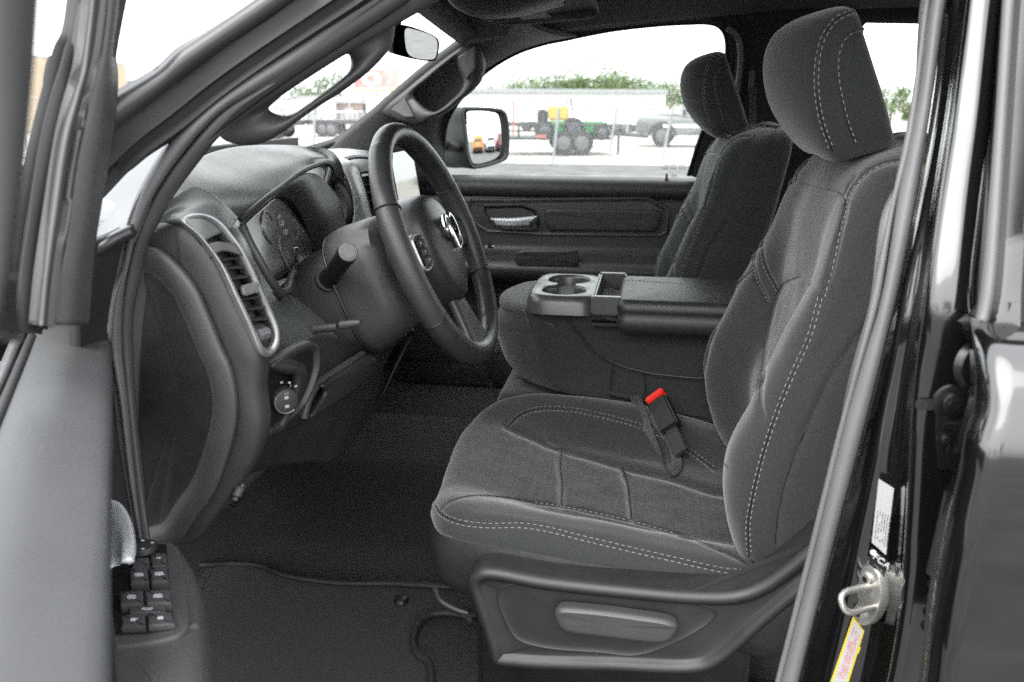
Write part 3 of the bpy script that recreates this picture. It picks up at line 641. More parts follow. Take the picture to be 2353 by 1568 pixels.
CVP=mat('cover_plastic',(.013,.013,.0135),.55,bump=900,bs=.3,bd=.0005,var=.12,vs=40)
# end of the dash: grained ring and the recessed black cover in it
END=L([(296,530),(345,514),(380,506),(415,507),(447,530),(470,553),(505,606),(540,680),(572,750),(598,818),(600,850),(596,900),(604,985),(585,1060),(545,1125),(500,1185),(450,1250),(425,1262),(380,1262),(296,1262)],Y=.204)
pillow(END,(.15,-1,.05),[(0,-.03),(0,-.012),(.004,-.004),(.010,-.001),(.018,0)],c=P(430,850,Y=.2),N=240).build('dash_end_panel',DSE,db,ang=180)
CVR=L([(292,569),(345,570),(369,579),(405,610),(446,661),(477,728),(508,804),(527,845),(541,913),(540,975),(521,1053),(488,1137),(448,1193),(412,1244),(380,1262),(292,1262)],Y=.194)
pillow(CVR,(.1,-1,.03),[(0,-.006),(.0,-.001),(.001,.001),(.006,.002),(.012,.0015),(.018,-.0005),(.023,-.003),(.027,-.0065),(.030,-.0078)],c=P(410,900,Y=.197),N=240,mi=1).build('end_cover',[PLG,CVP],db,ang=180)
# light pad beside the hood
pd=patch([L([(335,525,.19),(352,495,.19),(392,462,.20),(415,440,.22)]),L([(372,512,.197),(385,492,.20),(420,468,.215),(450,430,.24)]),L([(418,506,.197),(440,492,.205),(475,475,.225),(500,455,.26)]),L([(470,552,.20),(495,540,.215),(525,528,.235),(548,500,.30)])],30,30)
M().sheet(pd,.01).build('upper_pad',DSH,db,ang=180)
# hood over the instruments
lip=[(548,502,.40),(566,486,.415),(600,457,.46),(640,428,.53),(685,395,.63),(725,377,.74),(748,373,.81),(761,384,.86),(757,408,.89),(742,440,.905),(733,462,.91)]
back=[(395,460,.22),(402,436,.25),(425,400,.31),(465,360,.42),(540,338,.55),(620,333,.66),(695,336,.76),(765,350,.87),(790,395,.93),(790,440,.95),(785,470,.955)]
mid1=[(450,478,.27),(462,455,.30),(487,420,.36),(528,385,.46),(590,358,.575),(655,347,.67),(712,348,.77),(767,364,.87),(780,400,.92),(772,440,.935),(765,468,.94)]
mid2=[(515,497,.35),(530,478,.37),(560,448,.42),(600,415,.50),(655,380,.61),(703,365,.71),(738,363,.79),(766,377,.865),(768,405,.905),(755,440,.92),(748,465,.92)]
hood=patch([L(back),L(mid1),L(mid2),L(lip)],60,90)
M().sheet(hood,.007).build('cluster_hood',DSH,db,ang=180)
M().tube(spl(L(lip),80)+np.array((.002,0,-.002)),.0042,8).build('hood_lip',PLA,db)
lp2=[(x-6,y+9,Y) for x,y,Y in lip[:9]]
M().tube(spl(L(lp2)+np.array((-.006,0,0)),70),.0016,6).build('hood_trim_line',PLG,db)
# binnacle inside
inner=[(556,520,.42),(575,502,.44),(608,476,.50),(640,452,.57),(672,462,.64),(697,500,.70),(714,550,.76),(722,602,.80)]
outr=[(556,512,.42),(580,490,.44),(618,460,.50),(655,430,.59),(700,400,.69),(745,415,.84),(785,470,.89),(800,560,.895),(812,625,.88)]
M().sheet(strip(L(inner),L(outr),60,((0,0),(.5,0),(1,0)),0),.004).build('binnacle_wall',PLG,db,ang=180)
dk=[(735,455,.86),(700,500,.80),(712,560,.80),(722,610,.80)]
fc=patch([L([(556,516,.44),(600,478,.52),(640,448,.60),(678,462,.68)]),L([(575,560,.44),(622,530,.54),(668,500,.65),(702,505,.74)]),L([(598,605,.44),(645,590,.56),(690,570,.68),(716,560,.77)]),L([(622,650,.44),(655,640,.54),(690,622,.66),(724,604,.80)])],24,24)
cf=M().sheet(fc,.003); 
def mm(pts,m,lift=.0016):
    V=m.arr(); bv=BVHTree.FromPolygons([Vector(p) for p in V],m.f); out=[]
    for x,y in spl(np.array(pts,float),50):
        d=nrm(fw+rt*(x-CX)/F+up*(CY-y)/F); h=bv.ray_cast(Vector(CAM),Vector(d))
        if h[0] is not None: out.append(np.array(h[0][:])-d*lift)
    return np.array(out)
cfo=cf.build('instrument_cluster',GAU,db,ang=180)
gr_=M()
for ln,r in (([(606,487),(601,505),(604,527),(612,545),(624,560)],.0022),([(606,487),(612,486),(622,497),(627,507)],.0010),([(640,541),(643,570),(650,592),(660,612),(668,625)],.0026),([(688,540),(697,560),(703,580),(706,592)],.0016),([(677,572),(680,590),(686,605),(694,618)],.0018),([(676,570),(684,570),(695,584),(704,605),(710,620)],.0012)):
    q=mm(ln,cf); 
    if len(q)>3: M().tube(q,r,6).build('gauge_ring',SIL,cfo)
tk=M()
for a in np.linspace(-1.2,1.3,12):
    cx_,cy_=662+24*math.sin(a),545-44*math.cos(a); q=mm([(cx_,cy_),(cx_+3.0*math.sin(a),cy_-6*math.cos(a))],cf)
    if len(q)>3: tk.tube(q,.0005,5)
tk.build('gauge_marks',PRT,cfo)
for s,(x,y),sz in (('100',(646,516),.016),('120',(655,536),.016),('80',(641,500),.012),('F',(610,510),.010),('H',(697,592),.010),('C',(692,606),.010)):
    q=mm([(x-4,y),(x,y),(x+4,y)],cf)
    if len(q)>2:
        m_=q[len(q)//2]; text('gauge_number',s,m_,q[-1]-q[0]+np.array((0,.004,0)),(.2,0,1),sz,LIT,cfo)
q=patch([L([(728,612,.78),(700,632,.70),(668,665,.60),(655,700,.55)]),L([(722,598,.80),(690,622,.70),(652,650,.56),(632,672,.48)])],8,20); M().sheet(q,.005).build('cluster_lower_trim',PLG,db,ang=180)
M().tube(spl(L([(556,518,.43),(575,560,.43),(600,605,.43),(625,648,.44),(645,672,.46),(660,668,.48),(668,640,.54),(690,612,.66),(720,600,.78)]),80),.006,10).build('cluster_bezel',PLG,db)

# centre stack trim band, dark pocket, second vent, screen
A=L([(762,372,.93),(790,385,.93),(812,430,.93),(818,470,.93),(812,530,.92),(805,560,.92)]);B=L([(790,362,1.0),(818,378,1.02),(838,430,1.02),(852,480,1.02),(868,535,1.02),(880,580,1.02)])
M().sheet(strip(A,B,60,((0,-.6),(.06,0),(.3,.5),(.5,.6),(.8,.3),(.94,0),(1,-.7)),.004),.006).build('centre_trim',TRM,db,ang=180)
A=L([(745,412,.915),(770,405,.92),(795,425,.92),(812,465,.92),(812,500,.92),(795,528,.92),(783,520,.915),(765,480,.915),(750,440,.915)])
pillow(A,(.9,-.35,.2),[(0,-.01),(0,-.002),(.002,0),(.004,-.002),(.012,-.006)],N=90).build('trim_pocket',PLB,db,ang=180)
def vent(name,TL,TR,BL,BR,n,lv,knob,parent,bezel=True):
    """louvred outlet between two side borders"""
    v=empty(name,parent=parent); TL,TR,BL,BR=[np.asarray(q,float) for q in (TL,TR,BL,BR)]
    m=nrm(np.cross(TR-TL,BL-TL)); m=-m if m@(CAM-TL)<0 else m
    bx=M().sheet(np.array([[TL,TR],[BL,BR]])-m*.03,.003).sheet(np.array([[TL,TL-m*.032],[BL,BL-m*.032]]),.002).sheet(np.array([[TR,TR-m*.032],[BR,BR-m*.032]]),.002); bx.build('vent_duct',PLB,v)
    for i in range(n):
        u=(i+.6)/n; a=TL+(BL-TL)*u; b=TR+(BR-TR)*u; dn=nrm(BL-TL)
        s=np.array([[a-m*.002,b-m*.002],[a-m*.020-dn*.006,b-m*.020-dn*.006]]); M().sheet(s,.0018).build('louvre',PLA,v,smooth=False)
    for w in (.33,.66):
        a=TL+(TR-TL)*w; b=BL+(BR-BL)*w; M().sheet(np.array([[a-m*.020,b-m*.020],[a-m*.028,b-m*.028]]),.0015).build('vane',PLG,v)
    if knob is not None:
        a=TL+(BL-TL)*knob; b=TR+(BR-TR)*knob; c=(a+b)/2+m*.003; x=nrm(b-a); y=nrm(np.cross(m,x)); M().box(c+x*.003,(.010,.0055,.004),(x,y,m),bev=.002).build('vent_knob',CHR,v)
    return v
vent('centre_vent',P(828,395,Y=1.06),P(858,388,Y=1.14),P(868,522,Y=1.06),P(900,520,Y=1.14),7,.5,.45,db)
scf=L([(903,352,1.02),(915,345,1.06),(935,350,1.20),(953,430,1.28),(960,500,1.28),(950,512,1.22),(925,510,1.06),(910,500,1.02)])
M().box((-.545,1.19,1.435),(.008,.085,.075),(nrm((1,.0,.15)),(0,1,0),nrm((-.15,0,1))),bev=.004).build('touch_screen',SCR,db)
# left vent with its silver bezel
vo=L([(414,505,.196),(440,491,.202),(478,494,.212),(505,508,.220),(530,536,.225),(556,570,.23),(580,615,.235),(603,665,.24),(625,715,.245),(641,758,.245),(641,792,.24),(628,815,.23),(610,822,.215),(597,812,.205),(572,752,.2),(540,682,.197),(505,606,.196),(462,547,.196),(432,520,.196)])
vi=L([(440,514,.204),(452,504,.207),(476,504,.214),(498,518,.220),(520,545,.224),(545,580,.228),(570,628,.232),(592,675,.236),(612,722,.24),(628,762,.24),(628,785,.236),(618,801,.228),(609,800,.215),(603,792,.210),(582,748,.206),(550,680,.203),(515,610,.202),(475,556,.202),(452,530,.203)])
no,ni=spl(vo,180,True),spl(vi,180,True)
vn=nrm((.75,-.62,.15)); 
bz=M().grid(np.array([no-vn*.012,no-vn*.001,no*.93+ni*.07+vn*.002,no*.5+ni*.5+vn*.002,no*.12+ni*.88+vn*.0015,ni-vn*.001,ni-vn*.024]),0,False,True)
va=empty('side_vent',parent=db); bz.build('vent_bezel',BEZ,va,ang=180)
pillow(vi-vn*.022,vn,[(-.002,-.002),(0,0)],N=120).build('vent_recess',PLB,va,ang=180)
tb=patch([L([(470,562,.204),(500,556,.212),(540,560,.226)]),L([(484,590,.202),(512,578,.214),(556,588,.228)])],6,16); M().sheet(tb+vn*.002,.012).build('vent_tab',PLG,va,ang=180)
sl=[((502,598),(556,590)),((512,618),(568,612)),((524,641),(580,634)),((536,664),(590,658)),((547,688),(601,681)),((559,712),(610,706)),((570,736),(618,732))]
for a,b in sl:
    a,b=P(*a,Y=.203),P(*b,Y=.234); s=np.array([[a,b],[a-vn*.018+(0,0,.003),b-vn*.018+(0,0,.003)]]); M().sheet(s,.0016).build('louvre',PLA,va,smooth=False)
a,b=P(548,672,Y=.208)-vn*.018,P(575,733,Y=.21)-vn*.018
M().sheet(np.array([[P(512,600,Y=.208)-vn*.017,P(522,598,Y=.212)-vn*.017],[P(572,742,Y=.208)-vn*.017,P(582,738,Y=.212)-vn*.017]]),.002).build('vane',PLA,va)
c=P(570,664,Y=.224)+vn*.005; x=nrm(P(585,660,Y=.23)-P(556,668,Y=.21)); M().box(c,(.0135,.0065,.0045),(x,np.cross(vn,x),vn),bev=.002).build('vent_knob',SIL,va)
lw=patch([L([(583,752,.209),(600,742,.222),(622,752,.236)]),L([(600,790,.212),(612,796,.220),(626,782,.234)])],6,10); M().sheet(lw-vn*.004,.004).build('vent_blank',PLA,va,ang=180)
c=P(602,769,Y=.222)-vn*.001; M().cyl(c-x*.009,c+x*.009,.007,k=20,bev=.001).build('thumb_wheel',SLG,va)
text('vent_print','///',P(617,762,Y=.232)-vn*.0005,x,(0,0,1),.006,LIT,va)
# headlamp switch panel
HP_=L([(590,862),(596,848),(625,838),(690,800),(722,792),(733,802),(736,840),(722,890),(700,930),(672,958),(640,985),(622,1000),(606,996),(598,975)],Y=.27)
hn=nrm((.72,-.68,.05))
q3=lambda x,y,b=.225: P(x,y,Y=b+(x-590)*.00075)
hr=np.array([q3(*p) for p in [(588,868),(594,846),(625,836),(690,797),(722,789),(737,800),(740,840),(726,892),(704,936),(675,965),(645,990),(622,1004),(602,998),(594,975)]])
bz=pillow(hr,hn,[(0,-.02),(0,-.004),(.002,-.0018),(.004,-.0018),(.006,-.0035),(.009,-.005)],N=150,mi=1).build('headlamp_panel',[PLA,PLB],db,ang=180)
kc=q3(648,917)+hn*.002; M().cyl(kc-hn*.006,kc+hn*.012,.0165,.015,32,bev=.002).build('headlamp_knob',PLA,bz)
kc2=kc+hn*.0122; rg=M(); u1=nrm(np.cross(hn,(0,0,1))); u2=np.cross(hn,u1); aa=np.linspace(-.6,2.2,30)[:,None]
rg.tube(kc2+.0142*(u1*np.cos(aa)+u2*np.sin(aa)),.0007,6); rg.box(kc2-u2*0+(0,0,.010),(.001,.003,.0012),(hn,u1,u2)); rg.build('knob_ring',SLG,bz)
lt=M()
for z in(.005,-.006): lt.box(kc2+np.array((0,0,z)),(.0004,.0026,.0018),(hn,u1,u2))
for i,a in enumerate(np.linspace(-.9,.9,5)): lt.box(kc2-hn*.010+.0215*(u2*math.cos(a)*-1*(1 if u2[2]<0 else -1)+u1*math.sin(a)),(.0004,.0016,.0012),(hn,u1,u2))
dm=q3(680,880)
lt.box(q3(668,893),(.0004,.0006,.007),(hn,u1,(0,0,1)))
lt.build('switch_print',PRT,bz)
M().tube([dm+np.array((0,0,1))*.016*math.cos(t)+hn*(.003*math.sin(t)-.004) for t in np.linspace(0,math.pi,16)],.004,10).build('dimmer_wheel',PLG,bz)
# knee panels below the column
KN=patch([L([(628,835,.24),(690,795,.33),(735,770,.42),(850,790,.60),(935,770,.80)]),L([(690,860,.28),(738,850,.40),(790,845,.50),(850,828,.64),(905,800,.80)]),
          L([(650,985,.27),(700,955,.38),(780,915,.50),(835,880,.62),(880,850,.78)]),L([(603,1010,.23),(660,1010,.34),(760,975,.48),(830,925,.62),(868,900,.76)]),L([(560,1095,.21),(620,1075,.32),(700,1062,.42),(770,1058,.52),(850,960,.70)])],40,50)
M().sheet(KN,.01).build('knee_panel',PLA,db,ang=180)
q=L([(697,962,.355),(706,925,.365),(724,888,.385),(770,855,.45),(832,815,.56)]); M().tube(spl(q,50),.006,10,flat=1).build('knee_panel_edge',PLG,db)
q=patch([L([(724,892,.385),(775,858,.45),(834,818,.56)]),L([(735,905,.40),(790,872,.47),(850,830,.58)]),L([(700,962,.36),(770,920,.45),(850,860,.60)])],16,24); M().sheet(q+np.array((.012,-.004,.004)),.008).build('knee_blocker',PLA,db,ang=180)
for pts in ([(540,1150,.205),(548,1130,.21),(560,1112,.215)],):
    M().tube(spl(L(pts),12),[.003]*3+[.0055]*6+[.003]*3,10).build('release_handle',PLG,db)
# glossy sides of the centre stack seen past the column
q=L([(925,765,.92),(948,762,.95),(930,800,.95),(905,850,.94),(880,905,.93)]); M().tube(spl(q,30),.005,8).build('stack_trim',PLB,db)
# defroster grille, speaker cover, lettering on the top
tp=M(); 
for i in range(7): tp.box((-1.0+.004*i,.75+.0*i,1.512-.0005*i),(.0012,.30,.0015))
tp.build('defroster_grille',PLB,db)
q=patch([L([(690,362,.95),(740,345,1.05),(800,342,1.2),(850,348,1.3)]),L([(770,372,.96),(800,362,1.06),(830,358,1.2),(862,362,1.3)])],8,16); M().sheet(q,.008).build('dash_top_cover',SLG,db,ang=180)

# ---------------------------------------------------------------- passenger door seen across the cabin
pdoor=empty('front_door',parent=T)
YD=2.03
def dp(x,y,d=0): return P(x,y,Y=YD-d)
zb=P(1300,407,Y=YD)[2]
prof=[(0,zb+.002),(-.006,zb),(-.020,zb-.002),(-.034,zb-.008),(-.044,zb-.024),(-.043,zb-.048),(-.034,zb-.058),(-.026,zb-.062),(-.030,zb-.070),(-.034,zb-.12),(-.034,zb-.20),(-.038,zb-.225),(-.07,zb-.245),(-.10,zb-.258),(-.112,zb-.275),(-.108,zb-.30),(-.085,zb-.325),(-.050,zb-.345),(-.030,zb-.40),(-.03,zb-.55),(-.03,zb-.68)]
pr=spl([(y,0,z) for y,z in prof],110)
g=np.array([[ (x,YD+q[0]*(1 if x<.13 else 1)+.0,q[2]) for q in pr] for x in np.linspace(-.86,.14,60)])
# armrest rises towards the rear, pull cup in front
M().sheet(g,.01,toward=(0,.5,1.4)).build('door_panel',PLA,pdoor,ang=60)
hnm=(0,-1,.08)
hb=L([(1070,462),(1082,456),(1170,456),(1455,452),(1490,452),(1535,475),(1540,490),(1535,535),(1520,545),(1250,542),(1120,535),(1095,520),(1075,485)],Y=YD-.034)
pillow(hb,hnm,[(0,-.008),(0,.002),(.003,.006),(.006,.0065),(.010,.003),(.013,-.002),(.018,-.002)],c=dp(1320,498,.034),N=220,smoothc=False).build('trim_surround',PLG,pdoor,ang=180)
sp=L([(1252,486),(1262,480),(1500,482),(1518,488),(1522,500),(1510,528),(1495,533),(1265,530),(1254,522)],Y=YD-.036)
pillow(sp,hnm,[(0,-.004),(0,.003),(.002,.005),(.006,.006)],c=dp(1390,506,.036),N=160,smoothc=False).build('door_inlay',LEA,pdoor,ang=180)
dh=empty('door_handle',parent=pdoor)
hc=L([(1110,472),(1200,470),(1230,482),(1240,500),(1238,520),(1225,530),(1150,528),(1128,515),(1112,490)],Y=YD-.036)
pillow(hc,hnm,[(0,-.004),(0,.002),(.002,.003),(.005,.001),(.012,-.004)],N=120,smoothc=False).build('handle_cup',PLB,dh,ang=180)
q=patch([L([(1128,500,YD-.052),(1180,500,YD-.060),(1236,495,YD-.055)]),L([(1134,503,YD-.062),(1185,504,YD-.072),(1232,499,YD-.064)]),L([(1142,517,YD-.058),(1180,519,YD-.066),(1215,517,YD-.060)])],10,20)
M().sheet(q-np.array((0,.012,0)),.006).build('pull',HND,dh,ang=180)
sw_=M()
for x in (1105,1128): sw_.box(dp(x,565,.085),(.010,.004,.008),bev=.002)
sw_.build('window_switch',PLB,pdoor); M().box(dp(1133,566,.092),(.004,.001,.002)).box(dp(1118,566,.092),(.002,.001,.002)).build('switch_print',LIT,pdoor)
a2=L([(1187,580),(1200,574),(1325,574),(1330,590),(1328,612),(1190,612),(1183,600)],Y=YD-.112)
pillow(a2,(0,-1,.3),[(0,-.01),(0,-.002),(.002,0),(.006,.001)],N=100,smoothc=False).build('armrest_pad',LEA,pdoor,ang=180)
M().cyl(dp(1532,412,.02),dp(1532,399,.02),.004,.0035,16,bev=.001).cyl(dp(1532,414,.02),dp(1532,411,.02),.008,.006,16).build('lock_pin',PLB,pdoor)
# frame of the side window
gl=[(1012,404),(1018,340),(1027,280),(1062,222),(1115,166),(1180,125),(1240,103),(1300,90),(1400,70),(1500,58),(1580,53),(1630,53),(1652,60),(1666,78),(1671,110),(1664,170),(1650,230),(1612,310),(1582,404)]
fo=[(990,430),(985,330),(1000,262),(1045,195),(1105,130),(1180,88),(1240,68),(1300,52),(1400,32),(1500,20),(1580,14),(1650,14),(1680,30),(1700,60),(1708,110),(1702,180),(1686,245),(1650,330),(1620,430)]
glp=L([(x,y,1.995-.16*max(0,(404-y)/350)) for x,y in gl]); fo[-4:]=[(1725,110),(1720,180),(1710,245),(1690,430)]
fop=L([(x,y,1.985-.17*max(0,(404-y)/350)) for x,y in fo])
M().sheet(strip(glp,fop,120,((0,-.4),(.08,0),(.3,.3),(.6,.3),(1,.1)),.006),.02).build('window_frame',HDL,pdoor,ang=180)
q=spl(glp+np.array((0,.004,0)),120); M().tube(q,.006,8).build('window_seal',PLB,pdoor)
gp=spl(glp,100,False); gc=gp.mean(0)
M().add(np.vstack([gp+np.array((0,.012,0)),gp+np.array((0,.016,0))]),[tuple(range(100)),tuple(range(199,99,-1))]).build('window_glass',GLS,pdoor,smooth=False)
text('glass_print','SOLAR TINT\nAS2  M42  DOT\n-----  ---\n43R',P(1550,392,Y=2.0),(1,0,0),(0,0,1),.011,INK,pdoor)
# A-pillar trim with its grab handle
ap=empty('pillar_trim',parent=T)
wsd=[(735,345,1.76),(760,329,1.77),(850,262,1.76),(960,170,1.74),(1030,118,1.72),(1085,75,1.70),(1130,52,1.66),(1180,30,1.6)]
win=[(985,430,1.96),(1012,404,1.97),(1024,285,1.95),(1060,224,1.92),(1115,168,1.90),(1190,122,1.875),(1260,98,1.86),(1330,84,1.84)]
M().sheet(strip(L(wsd),L(win),80,((0,-.3),(.06,.1),(.2,.35),(.5,.5),(.8,.35),(1,0)),.018),.02).build('trim_body',PLG,ap,ang=180)
# low trim at the foot of the pillar and the mirror sail
q=patch([L([(700,352,1.72),(760,330,1.77),(860,290,1.85),(1020,270,1.97)]),L([(760,352,1.80),(860,348,1.87),(940,345,1.92),(1016,340,1.98)]),L([(860,395,1.9),(900,405,1.93),(960,408,1.96),(1010,412,1.99)])],20,30); M().sheet(q,.02).build('lower_trim',PLA,ap,ang=180)
gh_o=[(872,262,1.78),(892,268,1.765),(927,279,1.74),(957,286,1.735),(974,283,1.735),(1000,271,1.74),(1033,254,1.745),(1059,232,1.75),(1088,208,1.76),(1106,188,1.765),(1113,168,1.765),(1116,146,1.765),(1112,123,1.76),(1104,98,1.755),(1094,80,1.75),(1050,112,1.735),(990,158,1.735),(930,208,1.745),(885,245,1.765)]
gh_i=[(948,216,1.725),(962,236,1.722),(983,253,1.72),(998,257,1.72),(1015,249,1.725),(1036,231,1.73),(1056,211,1.735),(1064,193,1.735),(1062,178,1.735),(1053,158,1.73),(1044,136,1.725),(1020,150,1.715),(985,180,1.715)]
def angs2(q,ctr,al):
    c_,s_=math.cos(al),math.sin(al); d=(q-ctr)@np.array(((c_,-s_),(s_,c_))).T; return np.arctan2(d[:,1]*2.6,d[:,0])
def at2(pts,a,t): k=np.argsort(a); aa=np.concatenate([a[k]-2*math.pi,a[k],a[k]+2*math.pi]); pp_=np.vstack([pts[k]]*3); return np.stack([np.interp(t,aa,pp_[:,i]) for i in range(3)],-1)
oo=spl(L(gh_o),400,True); ii=spl(L(gh_i),400,True); A_=np.linspace(-math.pi,math.pi,150,endpoint=False)
a3=at2(oo,angs2(proj(oo),np.array((1008,200.)),.62),A_); b3_=at2(ii,angs2(proj(ii),np.array((1008,200.)),.62),A_); tv=np.array([nrm(CAM-p) for p in a3])
M().grid(np.array([a3-tv*.03,a3-tv*.006,a3*.88+b3_*.12+tv*.008,a3*.6+b3_*.4+tv*.014,a3*.3+b3_*.7+tv*.012,a3*.08+b3_*.92+tv*.002,b3_-tv*.008,b3_-tv*.030]),0,False,True).build('grab_handle',PLG,ap,ang=180)
for p4 in ([(898,252,1.712),(930,226,1.712),(953,270,1.705),(930,270,1.705)],[(1052,132,1.712),(1092,104,1.712),(1092,160,1.716),(1072,182,1.716)]):
    pillow(L(p4),(.3,-.95,.0),[(0,-.02),(0,-.001),(.001,0),(.003,.0005)],N=60,smoothc=False).build('handle_cap',PLG,ap,ang=180)
def tomirror(pts,n,c):
    pts=np.asarray(pts); return np.array([CAM+(p-CAM)*(((c-CAM)@n)/((p-CAM)@n)) for p in pts])
# exterior mirror
mi=empty('exterior_mirror',parent=T)
ho=L([(1062,250),(1085,247),(1140,249),(1160,256),(1168,280),(1170,340),(1165,365),(1140,378),(1100,388),(1085,388),(1074,370),(1068,330),(1064,290)],Y=2.22)
hs_=L([(1025,255),(1050,248),(1100,246),(1140,250),(1150,256),(1152,300),(1150,350),(1130,372),(1090,386),(1050,385),(1025,375),(1015,340),(1018,290)],Y=2.28)
n_=120; gc_=P(1115,315,Y=2.225); mir_n=nrm(nrm(CAM-gc_)+nrm((1,.42,.0))); ho=tomirror(ho,mir_n,gc_+mir_n*.004); A=spl(ho,n_,True);B=spl(hs_,n_,True); cA,cB=A.mean(0),B.mean(0); mn=nrm((.88,-.47,.03))
M().grid(np.array([cA+(A-cA)*.88-mir_n*.006,cA+(A-cA)*.90+mn*.001,A*.985+cA*.015+mn*.003,A-mn*.003,A*.5+B*.5-mn*.01,B-mn*.05,cB+(B-cB)*.8-mn*.11,cB+(B-cB)*.4-mn*.14,cB+(B-cB)*.02-mn*.145]),0,False,True).build('mirror_housing',RUB,mi,ang=180)
gA=L([(1076,256),(1090,253),(1130,256),(1146,262),(1152,290),(1152,350),(1145,362),(1100,378),(1088,376),(1080,360),(1075,320),(1073,280)],Y=2.225)
def _x(pts,n,c):
    pts=np.asarray(pts); return np.array([CAM+(p-CAM)*(((c-CAM)@n)/((p-CAM)@n)) for p in pts])
q=tomirror(gA,mir_n,gc_)
mg=pillow(q,mir_n,[(0,-.002),(0,0)],N=100,K=20); V=mg.arr(); V=V+mir_n*(.003-np.sum((V-gc_)**2,1)/2.0)[:,None]; mg.v=[V]; mg.build('mirror_glass',MIR,mi,ang=180)
ar=L([(1012,330,2.05),(1035,335,2.12),(1060,335,2.22)]); M().tube(spl(ar,10),.035,16,flat=.6,hint=(0,0,1)).build('mirror_arm',RUB,mi,ang=180)

# ---------------------------------------------------------------- roof, headliner, windscreen, cab shell
HL=patch([[(-.50,.30,1.775),(-.50,.7,1.845),(-.48,1.04,1.86),(-.50,1.4,1.845),(-.52,1.72,1.76)],
          [(-.20,.24,1.82),(-.20,.7,1.905),(-.20,1.04,1.92),(-.20,1.4,1.905),(-.20,1.81,1.80)],
          [(.3,.22,1.84),(.3,.7,1.925),(.3,1.04,1.94),(.3,1.4,1.925),(.3,1.83,1.835)],
          [(1.0,.22,1.84),(1.0,.7,1.92),(1.0,1.04,1.935),(1.0,1.4,1.92),(1.0,1.83,1.835)],
          [(1.5,.3,1.78),(1.5,.7,1.85),(1.5,1.04,1.86),(1.5,1.4,1.85),(1.5,1.78,1.78)]],40,40)
M().sheet(HL,.03,toward=(0,1,0)).build('headliner',HDL,T,ang=180)
RO=HL.copy(); RO[:,:,2]+=.05; RO[:,:,1]=1.04+(RO[:,:,1]-1.04)*1.03
M().sheet(RO,.01,toward=(0,1,9)).build('roof',PNT,T,ang=180)
# passenger side: roof rail, B pillar, rear door
rr=[(1130,54,1.64),(1200,40,1.70),(1300,26,1.77),(1450,6,1.80),(1600,-20,1.80),(1900,-30,1.80),(2300,-30,1.80)]
rw=[(1120,120,1.88),(1200,84,1.875),(1300,62,1.865),(1450,34,1.85),(1600,24,1.845),(1900,50,1.84),(2300,58,1.84)]
M().sheet(strip(L(rr),L(rw),60,((0,0),(.3,.3),(.6,.4),(1,0)),.01),.02).build('roof_rail_trim',HDL,T,ang=180)
bp=[(1650,10,1.80),(1680,30,1.81),(1690,110,1.83),(1684,190,1.86),(1668,260,1.89),(1635,340,1.92),(1625,430,1.95),(1600,560,1.96),(1590,700,1.96)]
bq=[(1960,10,1.80),(1962,60,1.80),(1962,120,1.82),(1962,190,1.85),(1960,260,1.87),(1940,340,1.90),(1880,430,1.93),(1790,560,1.94),(1790,700,1.94)]
bb=empty('pillar_trim',parent=T)
M().sheet(strip(L(bp),L(bq),60,((0,-.3),(.08,.1),(.3,.4),(.7,.4),(1,0)),.012),.02).build('trim_body',HDL,bb,ang=180)
M().tube(spl(L([(1672,65,1.795),(1693,80,1.80),(1702,120,1.81),(1697,190,1.84),(1680,260,1.87),(1650,330,1.90)]),40),.008,10).build('door_seal',RBG,bb)
c=P(1727,185,Y=1.80); M().box(c,(.007,.008,.028),bev=.004).build('belt_anchor',PLG,bb); M().sheet(np.array([[P(1722,200,Y=1.79),P(1738,200,Y=1.79)],[P(1722,420,Y=1.85),P(1740,420,Y=1.85)]]),.002).build('shoulder_belt',WEB,bb)
rd=empty('rear_door',parent=T)
M().box((1.02,1.99,1.02),(.60,.02,.36),bev=.01).build('door_panel',PLA,rd)
M().sheet(strip(L([(1985,330,1.99),(1985,200,1.93),(1985,57,1.86),(2300,57,1.86)]),L([(1960,330,1.98),(1955,200,1.92),(1950,30,1.85),(2300,30,1.85)]),30,((0,0),(1,0)),0),.02).build('window_frame',PLB,rd)
M().box((1.60,1.92,1.6),(.05,.05,.30),bev=.01).build('window_pillar',HDL,rd)
M().add([(.38,1.992,1.36),(1.6,1.992,1.36),(1.6,1.87,1.84),(.38,1.87,1.84)],[(0,1,2,3)]).build('window_glass',GLS,rd,smooth=False)
M().box((1.62,1.04,1.05),(.03,.93,.36)).box((1.62,1.04,1.83),(.03,.90,.06)).box((1.62,.22,1.6),(.03,.10,.3)).box((1.62,1.86,1.6),(.03,.10,.3)).build('cab_back_wall',HDL,T)
M().add([(1.6,.3,1.38),(1.6,1.78,1.38),(1.55,1.7,1.80),(1.55,.4,1.80)],[(0,1,2,3)]).build('back_window',GLS,T,smooth=False)
rs=empty('rear_seat',parent=T); M().box((1.20,1.04,1.0),(.27,.85,.09),bev=.04).build('seat_cushion',FAB,rs)
M().box((1.46,1.04,1.25),(.07,.85,.25),(nrm((1,0,-.25)),(0,1,0),nrm((.25,0,1))),bev=.04).build('backrest',FAB,rs)
for y in (.55,1.53): M().box((1.53,y,1.56),(.05,.13,.07),bev=.035).build('headrest',FAB,rs)
